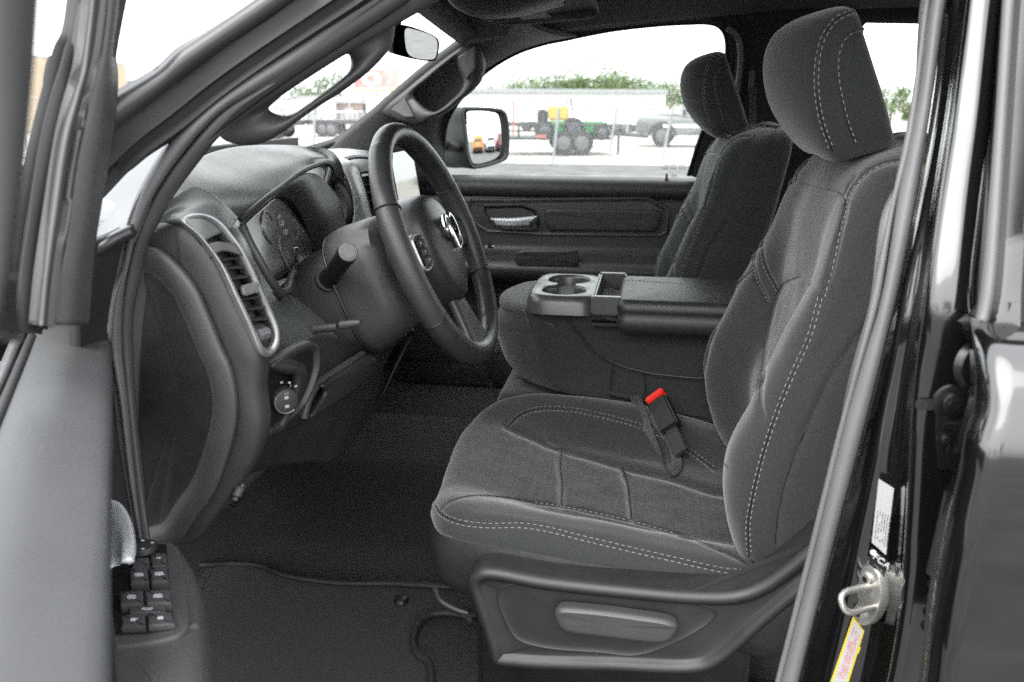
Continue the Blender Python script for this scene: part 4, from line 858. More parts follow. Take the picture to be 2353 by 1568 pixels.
# windscreen and its surround
wg=patch([[(-1.22,.12,1.47),(-1.32,1.04,1.47),(-1.22,1.94,1.47)],[(-.86,.2,1.67),(-.93,1.04,1.69),(-.86,1.86,1.67)],[(-.50,.28,1.80),(-.52,1.04,1.86),(-.50,1.76,1.79)]],16,30)
M().grid(wg).build('windscreen',GLS,T,ang=180)
M().sheet(np.array([spl([(-.545,.28,1.77),(-.565,1.04,1.838),(-.54,1.74,1.765)],30),spl([(-.48,.28,1.775),(-.48,1.04,1.845),(-.48,1.74,1.77)],30)]),.03,toward=(0,1,0)).build('windscreen_header',HDL,T,ang=180)
wn=nrm(np.cross(wg[8,16]-wg[8,14],wg[10,15]-wg[6,15])); c=P(1048,68,X=-.70)
def onws(x,y,d=.003):
    dd_=nrm(fw+rt*(x-CX)/F+up*(CY-y)/F); m=M().grid(wg); bv=BVHTree.FromPolygons([Vector(p) for p in m.arr()],m.f); h=bv.ray_cast(Vector(CAM),Vector(dd_)); return np.array(h[0][:])-dd_*d
try: M().add([onws(*q) for q in ((1005,76),(1043,45),(1096,58),(1060,92))],[(0,1,2,3)]).build('windscreen_sticker',GLT,T,smooth=False)
except Exception as e: print('sticker',e)
# cowl, bonnet edge and fire wall, floor
M().sheet(np.array([[(-1.22,.1,1.46),(-1.32,1.04,1.46),(-1.22,1.95,1.46)],[(-1.5,.1,1.44),(-1.6,1.04,1.44),(-1.5,1.95,1.44)]]),.02,toward=(0,0,9)).build('cowl',PLB,T)
bo=patch([[(-1.42,.02,1.34),(-1.45,.12,1.43),(-1.5,1.04,1.46),(-1.45,1.95,1.43),(-1.42,2.05,1.34)],[(-1.9,.02,1.32),(-1.9,.12,1.41),(-1.9,1.04,1.45),(-1.9,1.95,1.41),(-1.9,2.05,1.32)],[(-2.6,.1,1.22),(-2.6,.2,1.30),(-2.6,1.04,1.34),(-2.6,1.85,1.30),(-2.6,1.95,1.22)]],24,40)
M().sheet(bo,.02,toward=(0,0,9)).build('bonnet',PNT,T,ang=180)
fl=empty('cab_floor',parent=T)
def fz(x,y): return .715+.11*ss(.88,1.08,y)*(1-ss(1.35,1.5,y))+.42*ss(-.78,-1.15,x) +.012*ss(.36,.28,y)
X_,Y_=np.meshgrid(np.linspace(-1.15,1.6,110),np.linspace(.22,1.99,90),indexing='ij')
M().sheet(np.stack([X_,Y_,fz(X_,Y_)],2),.02,toward=(0,1,9)).build('carpet',CAR,fl,ang=180)
M().box((-1.17,1.04,1.1),(.02,.98,.40)).build('firewall',CAR,fl)
M().box((.2,.17,.70),(.95,.07,.045),bev=.012).build('sill_plate',PLA,fl); M().box((0,.05,.60),(1.6,.10,.10),bev=.03).build('rocker_panel',PNT,fl)
M().box((-1.0,1.99,1.0),(.17,.03,.4)).build("kick_panel",PLB,fl)
M().box((-.60,1.93,.745),(.5,.035,.03),bev=.01).build('sill_plate',PLA,fl)
for y,w,z in ((.60,.055,.93),(.79,.03,.90)):
    M().box((-.83,y,z),(.006,w,.035 if w>.04 else .07),(nrm((1,0,.7)),(0,1,0),nrm((-.7,0,1))),bev=.004).tube([(-.84,y,z),(-.98,y,z+.12),(-1.05,y,z+.25)],.008).build('pedal',RUB,T)
# hanging bits: interior mirror, overhead console, visor
rm_=empty('interior_mirror',parent=T)
mo=L([(905,62,1.09),(922,57,1.09),(1000,84,1.11),(1009,96,1.11),(1003,136,1.11),(995,141,1.11),(920,128,1.09),(903,120,1.08),(899,90,1.08)]); mc=mo.mean(0)
mnn=nrm(nrm(CAM-mc)+nrm((1.0,.0,-.065))); 
o_=spl(mo,90,True); o_=tomirror(o_,mnn,mc)
M().grid(np.array([mc+(o_-mc)*.95+mnn*.001,o_,o_-mnn*.006,mc+(o_-mc)*.93-mnn*.022,mc+(o_-mc)*.6-mnn*.034,mc+(o_-mc)*.02-mnn*.036]),0,False,True).build('mirror_housing',PLB,rm_,ang=180)
ig=L([(932,66,1.1),(950,68,1.1),(998,86,1.11),(1004,98,1.11),(999,133,1.11),(990,137,1.11),(940,127,1.1),(930,95,1.1)]); ig=tomirror(spl(ig,60,True),mnn,mc)+mnn*.0012
M().add(ig,[tuple(range(60))]).build('mirror_glass',MIR,rm_,smooth=False)
M().tube([mc-mnn*.03,mc-mnn*.06+np.array((0,0,.03)),mc+np.array((-.03,.02,.12))],.011,12).build('mirror_stem',PLB,rm_)
oc=patch([L([(1010,-30,1.0),(1100,-30,1.0),(1250,-30,1.0),(1390,-30,1.0)]),L([(1040,14,1.15),(1090,34,1.15),(1170,34,1.15),(1275,10,1.15)]),L([(1080,38,1.3),(1130,44,1.3),(1200,38,1.3),(1300,12,1.3)])],20,30)
oh=empty('overhead_console',parent=T); M().sheet(oc,.03).build('console_body',PLA,oh,ang=180)
pillow(L([(1140,10,1.13),(1165,16,1.13),(1175,28,1.13),(1150,26,1.13)]),(0,-.8,-.6),[(0,-.004),(0,0),(.002,.001)],N=40,smoothc=False).build('dome_lens',LIT,oh)
vs=empty('sun_visor',parent=T)
vp=[(1095,40,1.50),(1140,60,1.50),(1270,55,1.55),(1370,40,1.60),(1376,30,1.60),(1355,-10,1.50),(1200,-20,1.35),(1110,20,1.45)]
q=L(vp); vnn=nrm((.15,-.55,-.85)); pillow(q,vnn,[(0,-.018),(0,-.006),(.004,-.001),(.010,0)],c=q.mean(0)).build('visor_board',PLG,vs,ang=180)
lb=L([(1185,29),(1245,21),(1268,40),(1200,46)],Y=1.44); cv=q.mean(0); k_=vnn
lb=np.array([CAM+(p-CAM)*(((cv+vnn*.014-CAM)@vnn)/((p-CAM)@vnn)) for p in lb]); M().add(lb,[(0,1,2,3)]).build('warning_label',WHT,vs,smooth=False)
WNG=mat('wing_paint',(.02,.02,.022),.3,spec=.45,bump=6,bs=.03,bd=.003)
PSL=mat('pillar_cover',(.03,.03,.032),.3,spec=.6,bump=40,bs=.02,bd=.001,var=.1,vs=10)
# ---------------------------------------------------------------- driver's side: A pillar, seals, wing, hinge pillar
b0=[(200,262,.10),(279,213,.12),(359,164,.14),(410,118,.15),(487,62,.17),(569,5,.19),(650,-50,.205)]
b1=[(200,350,.10),(267,305,.12),(390,205,.15),(513,113,.175),(632,31,.20),(720,-30,.22)]
b2=[(200,525,.13),(262,456,.145),(318,394,.152),(424,318,.172),(528,233,.19),(646,149,.217),(763,72,.245),(851,15,.265),(914,-28,.28)]
M().sheet(strip(L([(x-30,y-22,Y+.012) for x,y,Y in b2[3:]]),L([(x+28,y+26,Y+.012) for x,y,Y in b2[3:]]),50,((0,0),(1,0)),0),.004).build('pillar_flange',PLB,T,ang=180)
M().sheet(strip(L(b0),L(b1),60,((0,-1),(.08,0),(.3,.5),(.6,.5),(.9,.2),(1,-.4)),.006),.02).build('windscreen_pillar',PSL,T,ang=180)
M().sheet(strip(L(b1),L(b2),60,((0,-.8),(.05,-.5),(.3,-.4),(.34,-.2),(.42,.1),(.5,-.2),(.54,-.5),(.7,-.5),(.74,-.2),(.8,0),(.86,-.2),(.9,-.5),(1,-.8)),.006),.02).build('pillar_seal',RUB,T,ang=60)
ring3=[(975,-50,.31),(900,-50,.30),(839,0,.285),(751,53,.262),(634,129,.225),(517,206,.195),(436,279,.178),(390,328,.172),(349,390,.168),(318,451,.166),(292,528,.165),(277,615,.165),(258,682,.165),(251,745,.165),(251,804,.165),(269,913,.16),(289,1081,.155),(311,1227,.15),(322,1300,.15)]
b3=ring3[1:]
b4=[(950,-40,.30),(895,0,.288),(810,62,.268),(722,129,.245),(605,202,.215),(517,255,.195),(470,300,.186),(420,360,.180),(378,418,.176),(343,478,.174),(318,540,.172),(300,600,.171),(286,682,.17),(281,745,.17),(281,804,.17),(293,913,.165),(310,1081,.16),(328,1235,.155),(338,1300,.155)]
b5=[(1085,-45,.34),(1021,0,.33),(922,56,.305),(798,126,.275),(700,188,.25),(605,246,.225),(517,306,.20),(472,359,.195),(410,441,.19),(379,492,.188),(354,538,.187),(338,580,.186),(326,641,.185),(312,700,.184),(308,760,.183),(308,804,.183),(312,913,.178),(330,1081,.172),(345,1238,.167),(352,1300,.165)]
M().sheet(strip(L(b3),L(b4),120,((0,-1),(.06,-.1),(.2,.4),(.45,.7),(.7,.5),(.9,.0),(1,-.6)),.006),.012).build('door_seal',RBG,T,ang=180)
apd=empty('pillar_trim',parent=T)
M().sheet(strip(L(b4),L(b5),120,((0,-.5),(.05,.2),(.3,.4),(.6,.3),(.9,.1),(1,-.6)),.004),.012).build('trim_body',PLG,apd,ang=180)
go=[(500,300,.24),(512,320,.245),(546,333,.25),(576,334,.255),(614,325,.262),(649,305,.27),(722,252,.29),(795,205,.31),(848,164,.32),(880,132,.33),(900,105,.335),(908,62,.34),(905,40,.335),(860,70,.31),(780,122,.29),(690,180,.265),(600,236,.245),(540,272,.235)]
gi=[(618,250,.262),(640,264,.265),(669,263,.27),(693,249,.278),(740,215,.29),(781,184,.30),(801,164,.305),(806,143,.31),(800,126,.308),(770,140,.30),(720,172,.287),(660,212,.27),(630,236,.264)]
# pair the two outlines by angle about the opening
oo=spl(L(go),400,True); ii=spl(L(gi),400,True); qo,qi=proj(oo),proj(ii); ctr=np.array((712,196.))
Rm=np.array(((.82,-.57),(.57,.82)))
def angs(q): d=(q-ctr)@Rm.T; return np.arctan2(d[:,1]*3.2,d[:,0])
A_=np.linspace(-math.pi,math.pi,150,endpoint=False)
def at(pts,a,t): k=np.argsort(a); aa=np.concatenate([a[k]-2*math.pi,a[k],a[k]+2*math.pi]); pp_=np.vstack([pts[k]]*3); return np.stack([np.interp(t,aa,pp_[:,i]) for i in range(3)],-1)
go3=at(oo,angs(qo),A_); gi3=at(ii,angs(qi),A_); tv=np.array([nrm(CAM-p) for p in go3]); 
G=[go3-tv*.012,go3-tv*.004,go3*.9+gi3*.1+tv*.004,go3*.65+gi3*.35+tv*.010,go3*.35+gi3*.65+tv*.010,go3*.1+gi3*.9+tv*.003,gi3-tv*.004,gi3-tv*.014]
M().grid(np.array(G),0,False,True).build('grab_handle',PLG,apd,ang=180)
# wing top between seals and door, shaped to tilt up and mirror the sky
q=patch([L([(180,590,.11),(213,570,.12),(250,548,.13),(300,524,.15)]),L([(200,500,.24),(240,490,.25),(290,465,.27),(350,440,.28)]),L([(215,440,.40),(260,400,.43),(330,355,.47),(440,290,.52)])],24,30)
M().sheet(q,.01).build('wing_top',WNG,T,ang=180)
q=patch([L([(295,530,.162),(278,600,.161),(262,680,.16),(252,760,.16),(262,900,.16),(320,1260,.15)]),L([(250,545,.14),(235,600,.13),(225,680,.13),(220,760,.13),(225,900,.13),(290,1280,.13)]),L([(190,570,.10),(190,620,.10),(190,700,.10),(190,800,.10),(200,950,.10),(240,1300,.10)])],20,60)
M().sheet(q-np.array((.0,.004,0)),.01).build('hinge_pillar',RUB,T,ang=180)

# ---------------------------------------------------------------- B pillar
s0=[(2135,-60,.30),(2122,0,.285),(2100,190,.25),(2074,357,.225),(2034,514,.20),(1996,689,.185),(1965,835,.175),(1904,1081,.17),(1848,1294,.165),(1781,1563,.16),(1765,1620,.16)]
s1=[(2150,-60,.295),(2138,0,.28),(2105,238,.235),(2062,452,.205),(2022,689,.18),(1990,800,.172),(1932,1003,.166),(1865,1283,.158),(1792,1568,.153),(1780,1620,.153)]
s2=[(2190,-60,.29),(2176,0,.275),(2143,247,.232),(2105,476,.20),(2061,689,.175),(2005,924,.165),(1926,1221,.155),(1842,1552,.15),(1825,1620,.15)]
M().sheet(strip(L(s0),L(s1),100,((0,-1),(.2,0),(.5,.35),(.8,.2),(1,-.3)),.004),.012).build('pillar_finisher',RBG,T,ang=180)
M().sheet(strip(L(s1),L(s2),100,((0,-.5),(.08,.2),(.3,.7),(.6,.8),(.85,.3),(1,-.8)),.005),.012).build('door_seal',RBG,T,ang=180)
rows=[]
for (y,a,b,c,d) in ((-60,2186,2228,2262,2302),(0,2174,2219,2255,2293),(247,2141,2186,2232,2274),(476,2103,2150,2200,2252),(689,2059,2120,2180,2232),(924,2003,2088,2160,2262),(1221,1924,2072,2140,2262),(1400,1880,2058,2125,2240),(1560,1840,2030,2100,2225),(1640,1818,2010,2080,2210)):
    h=np.interp(y,[-60,700],[.12,0]); rows.append(L([(a,y,.19+h),(a+(b-a)*.35,y,.165+h),(a+(b-a)*.75,y,.158+h*.92),(b,y,.128+h*.85),(b*.75+c*.25,y,.106+h*.82),(c,y,.102+h*.82),((c+d)/2,y,.102+h*.82),(d,y,.108+h*.82),(d+14,y,.13+h*.8)]))
bp_=patch(rows,120,50); bpm=M().sheet(bp_,.012); bpo=bpm.build('pillar_body',PNT,T,ang=180)
bvp=BVHTree.FromPolygons([Vector(p) for p in bp_.reshape(-1,3)],[(i*50+j,i*50+j+1,(i+1)*50+j+1,(i+1)*50+j) for i in range(119) for j in range(49)])
def onp(x,y,l=.002):
    d=nrm(fw+rt*(x-CX)/F+up*(CY-y)/F); h=bvp.ray_cast(Vector(CAM),Vector(d)); 
    if h[0] is None: return P(x,y,Y=.1),nrm(CAM-P(x,y,Y=.1))
    n=np.array(h[1][:]); n=-n if n@d>0 else n; return np.array(h[0][:])+n*l,n
PLN={}
def onq(x,y,l,key):
    c,n=PLN[key]; d=fw+rt*(x-CX)/F+up*(CY-y)/F; return CAM+d*(((c+n*l-CAM)@n)/(d@n))
def sticker(name,quad,mt,l=.0012,nu=6,nv=4,parent=T,key=None):
    q=np.mean(np.array(quad,float),0)
    if key not in PLN: o_=[onp(*p,0) for p in list(quad)+[q]]; nn_=nrm(sum(z[1] for z in o_)); c_=o_[-1][0]; lf=max((z[0]-c_)@nn_ for z in o_)+.006; PLN[key]=(c_+nn_*lf,nn_)
    a,b,c,d=[np.array(p,float) for p in quad]; g=np.array([[onq(*((a*(1-v)+b*v)*(1-u)+(d*(1-v)+c*v)*u),l,key) for v in np.linspace(0,1,nv)] for u in np.linspace(0,1,nu)])
    return M().sheet(g,.0005).build(name,mt,parent)
lb=sticker('label',[(2019,1101),(2054,1123),(2036,1276),(2003,1247)],WHT,.0012,14,5,key='a')
def lines(quad,rows_,mt,par,seed,key,name='small_print',l=.0016):
    r=np.random.default_rng(seed); a,b,c,d=[np.array(q,float) for q in quad]; m=M()
    for i in range(rows_):
        v=(i+.5)/rows_; u=.06
        while u<.9:
            w=r.uniform(.05,.2); u1=min(.94,u+w)
            if r.random()<.8:
                f=lambda uu,vv:(a*(1-vv)+b*vv)*(1-uu)+(d*(1-vv)+c*vv)*uu
                q=[onq(*f(u,v-.02*6/rows_),l,key),onq(*f(u1,v-.02*6/rows_),l,key),onq(*f(u1,v+.02*6/rows_),l,key),onq(*f(u,v+.02*6/rows_),l,key)]; m.add(q,[(0,1,2,3)])
            u=u1+.03
    return m.build(name,mt,par,smooth=False)
lines([(2015,1168),(2050,1182),(2038,1268),(2007,1244)],6,INK,lb,3,'a')
l2=sticker('label',[(2002,1256),(2039,1288),(2031,1326),(1996,1296)],PLB,.0012,8,4,key='b')
pA,nA=onq(2026,1291,.0018,'b'),PLN['b'][1]; xd=onq(2036,1296,.0018,'b')-onq(2010,1276,.0018,'b'); text('lettering','FCA',pA,xd,np.cross(nA,xd),.0092,LIT,l2,.0005)
pA,nA=onq(2007,1270,.0016,'b'),PLN['b'][1]; ee=nrm(xd); M().cyl(pA,pA+nA*.0005,.0030,k=20).build('round_mark',LIT,l2)
lines([(2000,1290),(2002,1296),(2032,1320),(2031,1314)],2,LIT,l2,5,'b')
l3=sticker('label',[(1960,1417),(1986,1451),(1950,1568),(1908,1568)],YEL,.0012,10,4,key='c')
l3b=sticker('label_paper',[(1962,1425),(1982,1451),(1944,1568),(1914,1568)],WHT,.0016,10,4,l3,key='c')
lines([(1964,1432),(1978,1452),(1940,1568),(1918,1568)],8,mat('label_red',(.55,.08,.05),.6),l3,9,'c',l=.0022)
sticker('label_mark',[(1975,1488),(1978,1489),(1972,1504),(1966,1498)],YEL,.0024,3,3,l3,key='c')
# striker
sk_=empty('door_striker',parent=T)
pl_=[(1988,1302),(2005,1302),(2020,1318),(2027,1360),(2022,1395),(2002,1430),(1985,1438),(1964,1430),(1961,1400),(1972,1380),(1968,1345),(1975,1312)]
c3,_n=onp(1995,1370,.010); n3=nrm((-.84,-.54,.05))
def onpl(x,y,l=0): d=fw+rt*(x-CX)/F+up*(CY-y)/F; return CAM+d*(((c3+n3*l-CAM)@n3)/(d@n3))
q=np.array([onpl(*p) for p in pl_]); pillow(q,n3,[(0,-.010),(0,0),(.001,.0012),(.004,.0014)],N=90,K=4).build('striker_plate',ZNC,sk_)
A1,A2=onpl(2003,1345),onpl(2012,1394); A3=(A1*.8+A2*.2)
M().tube(spl(np.array([A1,A1+n3*.020,A1+n3*.034+(A2-A1)*.04,A1+n3*.040+(A2-A1)*.25,A2+n3*.038-(A2-A1)*.2,A2+n3*.030,A2+n3*.012,A2]),50),.0031,14).build('striker_loop',ZNC,sk_,ang=180)
for p in ((1994,1330),(1978,1410)):
    a=onpl(*p,.001); M().cyl(a,a+n3*.004,.0075,.0065,24,bev=.001).build('screw',ZNC,sk_); M().cyl(a+n3*.004,a+n3*.0044,.003,k=6).build('screw_socket',PLB,sk_)
# rear door hinge, its bolts and the door stop
BPT=mat('painted_bolt',(.006,.006,.007),.3,spec=.5)
hg=empty('door_hinge',parent=T)
for (x,y,r) in ((2187,925,.013),(2211,1036,.012),(2170,1005,.006)):
    a,nn=onp(x,y,.001); b=M().cyl(a,a+nn*.002,r*1.25,r*1.2,32,bev=.0008).cyl(a+nn*.002,a+nn*.007,r*.75,r*.7,32,bev=.001).cyl(a+nn*.007,a+nn*.008,r*.42,r*.38,6); b.build('bolt',BPT,hg,ang=35)
a,nn=onp(2163,973,.002);b=onp(2262,978,.003)[0]; M().tube([a,b],.0050,14).build('hinge_pin',BPT,hg)
g=np.array([[onp(x,y,.002+.0015*math.sin((y-890)/190*math.pi))[0] for x in np.linspace(2150+abs(y-985)*.08,2262,8)] for y in np.linspace(895,1078,14)]); M().sheet(g,.003).build('hinge_leaf',BPT,hg,ang=60)
a,nn=onp(2238,838,.002); M().cyl(a,a+nn*.006,.022,.019,40,bev=.003).cyl(a+nn*.006,a+nn*.009,.010,.009,24,bev=.002).build('door_stop',BPT,T,ang=35)
a,nn=onp(2212,1180,.0); M().tube([a+(0,0,.02),a+(0,0,-.06)],[.018,.022],20).build('rubber_grommet',RUB,T)
bl=M(); a=onp(2178,1335,.012)[0]
for i in range(5): bl.tube([a+np.array((0,0,-.014*i+.006)),a+np.array((0,0,-.014*i)),a+np.array((0,0,-.014*i-.006))],[.010,.015,.010],16)
bl.build('wiring_boot',RUB,T,ang=180)
for (x,y) in ((2133,928),(2118,928)): 
    a,nn=onp(x,y); M().cyl(a,a+nn*.001,.005,k=20).build('plug',PLB,T)
# rear door outside skin, its glass and frame
rdd=empty('rear_door',parent=T)
edge=[(2268,742),(2276,800),(2281,870),(2279,960),(2258,1030),(2240,1130),(2215,1230),(2190,1360),(2170,1480),(2155,1600),(2140,1700)]
eY=[.060,.030,.012,.0,-.006,-.010,-.012,-.012,-.010,-.004,0]
E3=np.array([P(x,y,Y=Y) for (x,y),Y in zip(edge,eY)]); E3=spl(E3,80)
g=[]
for dx,dy in ((.0,.045),(-.004,.02),(.0,.006),(.006,.001),(.014,0),(.10,-.002),(.4,-.006),(.95,-.006)): 
    q=E3.copy(); q[:,0]+=dx; q[:,1]+=dy
    if dx>.05:
        w=np.clip((q[:,2]-1.15)/.3,0,1); q[:,0]=(E3[:,0]+dx)
    g.append(q)
M().sheet(np.array(g),.004,toward=(1,-3,1.2)).build('door_skin',PNT,rdd,ang=180)
f0=[(2310,-60,.20),(2306,0,.19),(2286,333,.135),(2250,693,.085),(2240,742,.075)];f1=[(2332,-60,.19),(2326,0,.18),(2303,333,.125),(2277,681,.075),(2268,742,.068)]
M().sheet(strip(L(f0),L(f1),50,((0,-1),(.1,.3),(.5,.5),(.9,.3),(1,-.3)),.004),.03).build('window_frame',RBG,rdd,ang=180)
gz=[L(f1)[i] for i in range(5)]; g=np.array([[p+np.array((0,.004,0)),p+np.array((.35,.004,0)),p+np.array((.8,.004,0))] for p in spl(np.array(gz),30)])
TG=mat('tinted_glass',(.02,.021,.022),.03,spec=1,coat=1,ior=2.3); M().sheet(g,.004,toward=(1,-3,1.6)).build('window_glass',TG,rdd,ang=180)
e=P(2268,728,Y=.066); M().box(e+np.array((.455,.004,.004)),(.44,.006,.010),bev=.003).build('belt_moulding',RUB,rdd)
f2=[(2291,-60,.22),(2291,0,.21),(2270,286,.17),(2248,500,.14),(2228,690,.12),(2226,760,.12)];f3=[(2312,-60,.22),(2309,0,.21),(2290,333,.16),(2254,690,.11),(2246,760,.11)]
M().sheet(strip(L(f2),L(f3),40,((0,0),(1,0)),0),.01).build('frame_seal',PLB,rdd,ang=180)

# ---------------------------------------------------------------- driver's door, swung open beside the camera
dd=empty('front_door',parent=T)
D=nrm((.613,-.79,0)); N_=np.array((.79,.613,0)); O=np.array((-.586,.170,0))    # along the door, towards its inside, hinge end
def dr(s,o,z): return O+D*s+N_*o+np.array((0,0,z))
Zb=1.386
# padded top of the door, seen almost edge-on: crown, roll and inside face
inn=[(243,742),(251,790),(252,900),(249,1000),(246,1100),(244,1250),(243,1400),(242,1568),(241,1800)]
sl_=[(86,768),(62,830),(30,910),(0,985),(-60,1120),(-130,1260),(-260,1500),(-420,1800),(-700,2300)]
tI=spl(L(inn,Z=Zb-.012),80); tO=spl(L(sl_,Z=Zb-.002),80); tM=tI*.45+tO*.55+np.array((0,0,.010)); tM2=tI*.78+tO*.22+np.array((0,0,.006))
low=tI+np.array((0,0,-.05))-N_*.004; low2=tI+np.array((0,0,-.12))-N_*.02
g=np.array([tO+(0,0,-.03),tO,tO*.9+tI*.1+(0,0,.006),tM,tM2,tI*.93+tO*.07+(0,0,.003),tI,tI+(0,0,-.02),low,low2]); g=np.stack([spl(g[:,j],40) for j in range(80)],1)
M().sheet(g,.004,toward=(.2,.3,3)).build('door_panel',DRS,dd,ang=180)
q=np.array([spl(L([(243,742),(235,722),(222,712),(200,735),(150,748),(86,768)],Z=Zb),40)+(0,0,z) for z in (.004,-.02,-.07)]); M().sheet(q,.004).build('panel_end',DRS,dd,ang=180)
# run channel and bright moulding outside the pad
c1=[(84,768),(58,830),(26,910),(-6,985),(-70,1120)];c2=[(66,768),(40,830),(8,905),(-30,985),(-90,1120)];c3=[(30,748),(14,790),(-10,860),(-50,960)]
M().sheet(strip(L(c1,Z=Zb-.001),L(c2,Z=Zb-.006),40,((0,0),(.5,.6),(1,0)),.004),.01).build('glass_seal',RUB,dd,ang=180)
M().sheet(strip(L([(66,765),(40,830),(8,905),(-30,985)],Z=Zb-.016),L([(40,745),(20,790),(-6,850),(-50,940)],Z=Zb-.01),40,((0,0),(.5,.8),(1,0)),.006),.01).build('belt_moulding',SLG,dd,ang=180)
# window frame and the sail trim at its foot
rA=[(285,-40),(279,20),(264,108),(270,118),(277,128),(278,154),(267,308),(238,461),(220,564),(214,660),(212,712),(196,735),(177,743)]
def vs_(pts,s=0.06,zoff=0): return pts
def LX(pts,X): return L([(x,y) for x,y in pts],X=X)
fA=[(197,-40),(196,0),(169,164),(150,225),(128,308),(97,513),(85,641),(74,748)]
fB=[(240,-40),(234,40),(220,133),(205,190),(180,308),(148,513),(128,641),(118,748)]
fC=[(285,-40),(281,20),(268,128),(272,180),(262,308),(236,461),(220,564),(206,748)]
fX=-.475
q=patch([LX(fA,fX-.02),LX([( (a[0]+b[0])/2,a[1]) for a,b in zip(fA,fB)],fX+.004),LX(fB,fX-.001),LX([((b[0]*.5+c[0]*.5),b[1]) for b,c in zip(fB,fC)],fX+.004),LX(fC,fX-.012)],30,70)
sm=M().sheet(q,.012); sm.seam([(fB,3,.004)]); sm.build('sail_trim',PLG,dd,ang=180)
M().sheet(strip(LX([(215,-60),(197,0),(180,90),(169,170)],fX-.01),LX([(300,-60),(284,10),(272,70),(262,125)],fX-.01),30,((0,-.5),(.1,.3),(.45,.2),(.5,-.3),(.55,.3),(.9,.5),(1,-.3)),.006),.02).build('window_frame',PLA,dd,ang=60)
r1=[(172,-40),(170,0),(154,87),(126,115),(103,215),(56,410),(31,513),(18,650),(8,735)];r2=[(197,-40),(195,0),(168,164),(148,225),(126,308),(95,513),(78,641),(66,765)]
M().sheet(strip(LX(r1,fX-.035),LX(r2,fX-.012),60,((0,-1),(.06,.2),(.25,.5),(.45,.2),(.5,-.4),(.56,.3),(.8,.5),(.94,.2),(1,-1)),.008),.02).build('run_channel',RUB,dd,ang=60)
# the near upright of the window frame, close to the lens, and the sliver of glass between
n1=[(-60,-80),(-60,200),(-60,500),(-60,790)];n2=[(96,-80),(84,100),(62,340),(46,500),(28,620),(4,745)]
def near(pts,dst): return np.array([CAM+nrm(fw+rt*(x-CX)/F+up*(CY-y)/F)*dst for x,y in pts])
M().sheet(strip(spl(near(n1,.36),8),spl(near(n2,.36),8),30,((0,0),(.5,.5),(.9,.3),(1,-.5)),.006),.02).build('window_frame',PLA,dd,ang=180)
# inner handle and the arm rest with its switches
hq=L([(238,1150,1.22),(262,1152,1.22)],Z=1.24)
g=patch([L([(236,1148),(262,1150),(288,1175),(302,1225),(302,1262),(296,1282)],Z=1.235),L([(236,1160),(255,1165),(270,1195),(280,1235),(284,1270),(282,1292)],Z=1.230),L([(236,1312),(244,1310),(254,1306),(264,1302),(274,1300),(282,1296)],Z=1.205)],20,30)
M().sheet(g,.006).build('inner_handle',HND,dd,ang=180)
ar_o=[(200,1240),(260,1238),(314,1237),(392,1241),(418,1252),(436,1275),(452,1310),(464,1370),(470,1440),(478,1530),(498,1620),(510,1750),(300,1800),(150,1760),(150,1500)]
q=L(ar_o,Z=1.16); pillow(q,(0,0,1),[(.004,-.16),(-.004,-.10),(-.003,-.03),(0,-.016),(.004,-.006),(.010,-.001),(.016,0)],c=P(300,1500,Z=1.16),N=220,K=20).build('armrest',PLG,dd,ang=180)
bz_=[(200,1244),(314,1242),(387,1245),(408,1258),(416,1275),(426,1333),(434,1420),(432,1440),(415,1458),(392,1468),(263,1490),(200,1492)]
q=L(bz_,Z=1.165); pillow(q,(0,0,1),[(0,-.006),(0,-.001),(.001,.0003),(.004,.0006)],c=P(320,1360,Z=1.165),N=160).build('switch_plate',PLB if False else PLG,dd,ang=180)
wq=[(228,1247),(384,1250),(390,1330),(398,1400),(404,1448),(340,1458),(250,1462)]
pillow(L(wq,Z=1.1665),(0,0,1),[(0,-.003),(.0008,0),(.002,-.0006)],N=120,smoothc=False).build('switch_well',PLB,dd,ang=180)
def key(quad,h=.007,prints=None,name='window_switch'):
    a=L(quad,Z=1.168); o=pillow(a,(0,0,1),[(0,-.003),(0,h-.0015),(.0008,h-.0004),(.002,h)],N=60,K=5,smoothc=False).build(name,PLG,dd,ang=50); c=a.mean(0)+np.array((0,0,h+.0004))
    if prints:
        u=nrm(a[1]-a[0]); v=nrm(a[3]-a[0]); m=M()
        for dx,dy,wx,wy in prints: m.box(c+u*dx+v*dy,(wx,wy,.0001),(u,v,np.cross(u,v)))
        m.build('switch_print',LIT,o,smooth=False)
    return o
win_pr=[(0,-.0022,.0036,.0007),(-.0034,0,.0006,.0022),(.0034,0,.0006,.0022),(0,.0022,.0042,.0009),(0,0,.003,.0004)]
key([(300,1320),(340,1318),(344,1352),(302,1354)],.007,win_pr); key([(346,1318),(385,1316),(390,1350),(350,1352)],.007,win_pr)
key([(278,1373),(330,1371),(332,1402),(278,1405)],.007,win_pr); key([(335,1371),(392,1368),(396,1400),(338,1402)],.007,win_pr)
key([(296,1400),(380,1396),(382,1414),(298,1418)],.0035,[(0,0,.005,.0010),(.001,.001,.003,.0012)])
key([(280,1420),(334,1418),(336,1448),(280,1450)],.004,[(0,0,.0022,.0022),(.003,-.001,.0012,.0006)],'lock_switch'); key([(340,1417),(396,1414),(402,1442),(342,1447)],.004,[(0,0,.0024,.0020)],'lock_switch')
key([(304,1287),(343,1286),(344,1308),(304,1310)],.003,None,'mirror_switch'); key([(347,1276),(382,1276),(385,1306),(349,1308)],.003,[(0,-.002,.0022,.0012)],'mirror_switch')
c=P(330,1264,Z=1.17); o=M().cyl(c,c+np.array((0,0,.006)),.0135,.0125,32,bev=.0012).build('mirror_dial',PLA,dd); m=M()
for a in range(4): m.box(c+np.array((.009*math.cos(a*1.57+.6),.009*math.sin(a*1.57+.6),.0063)),(.0016,.0012,.0001))
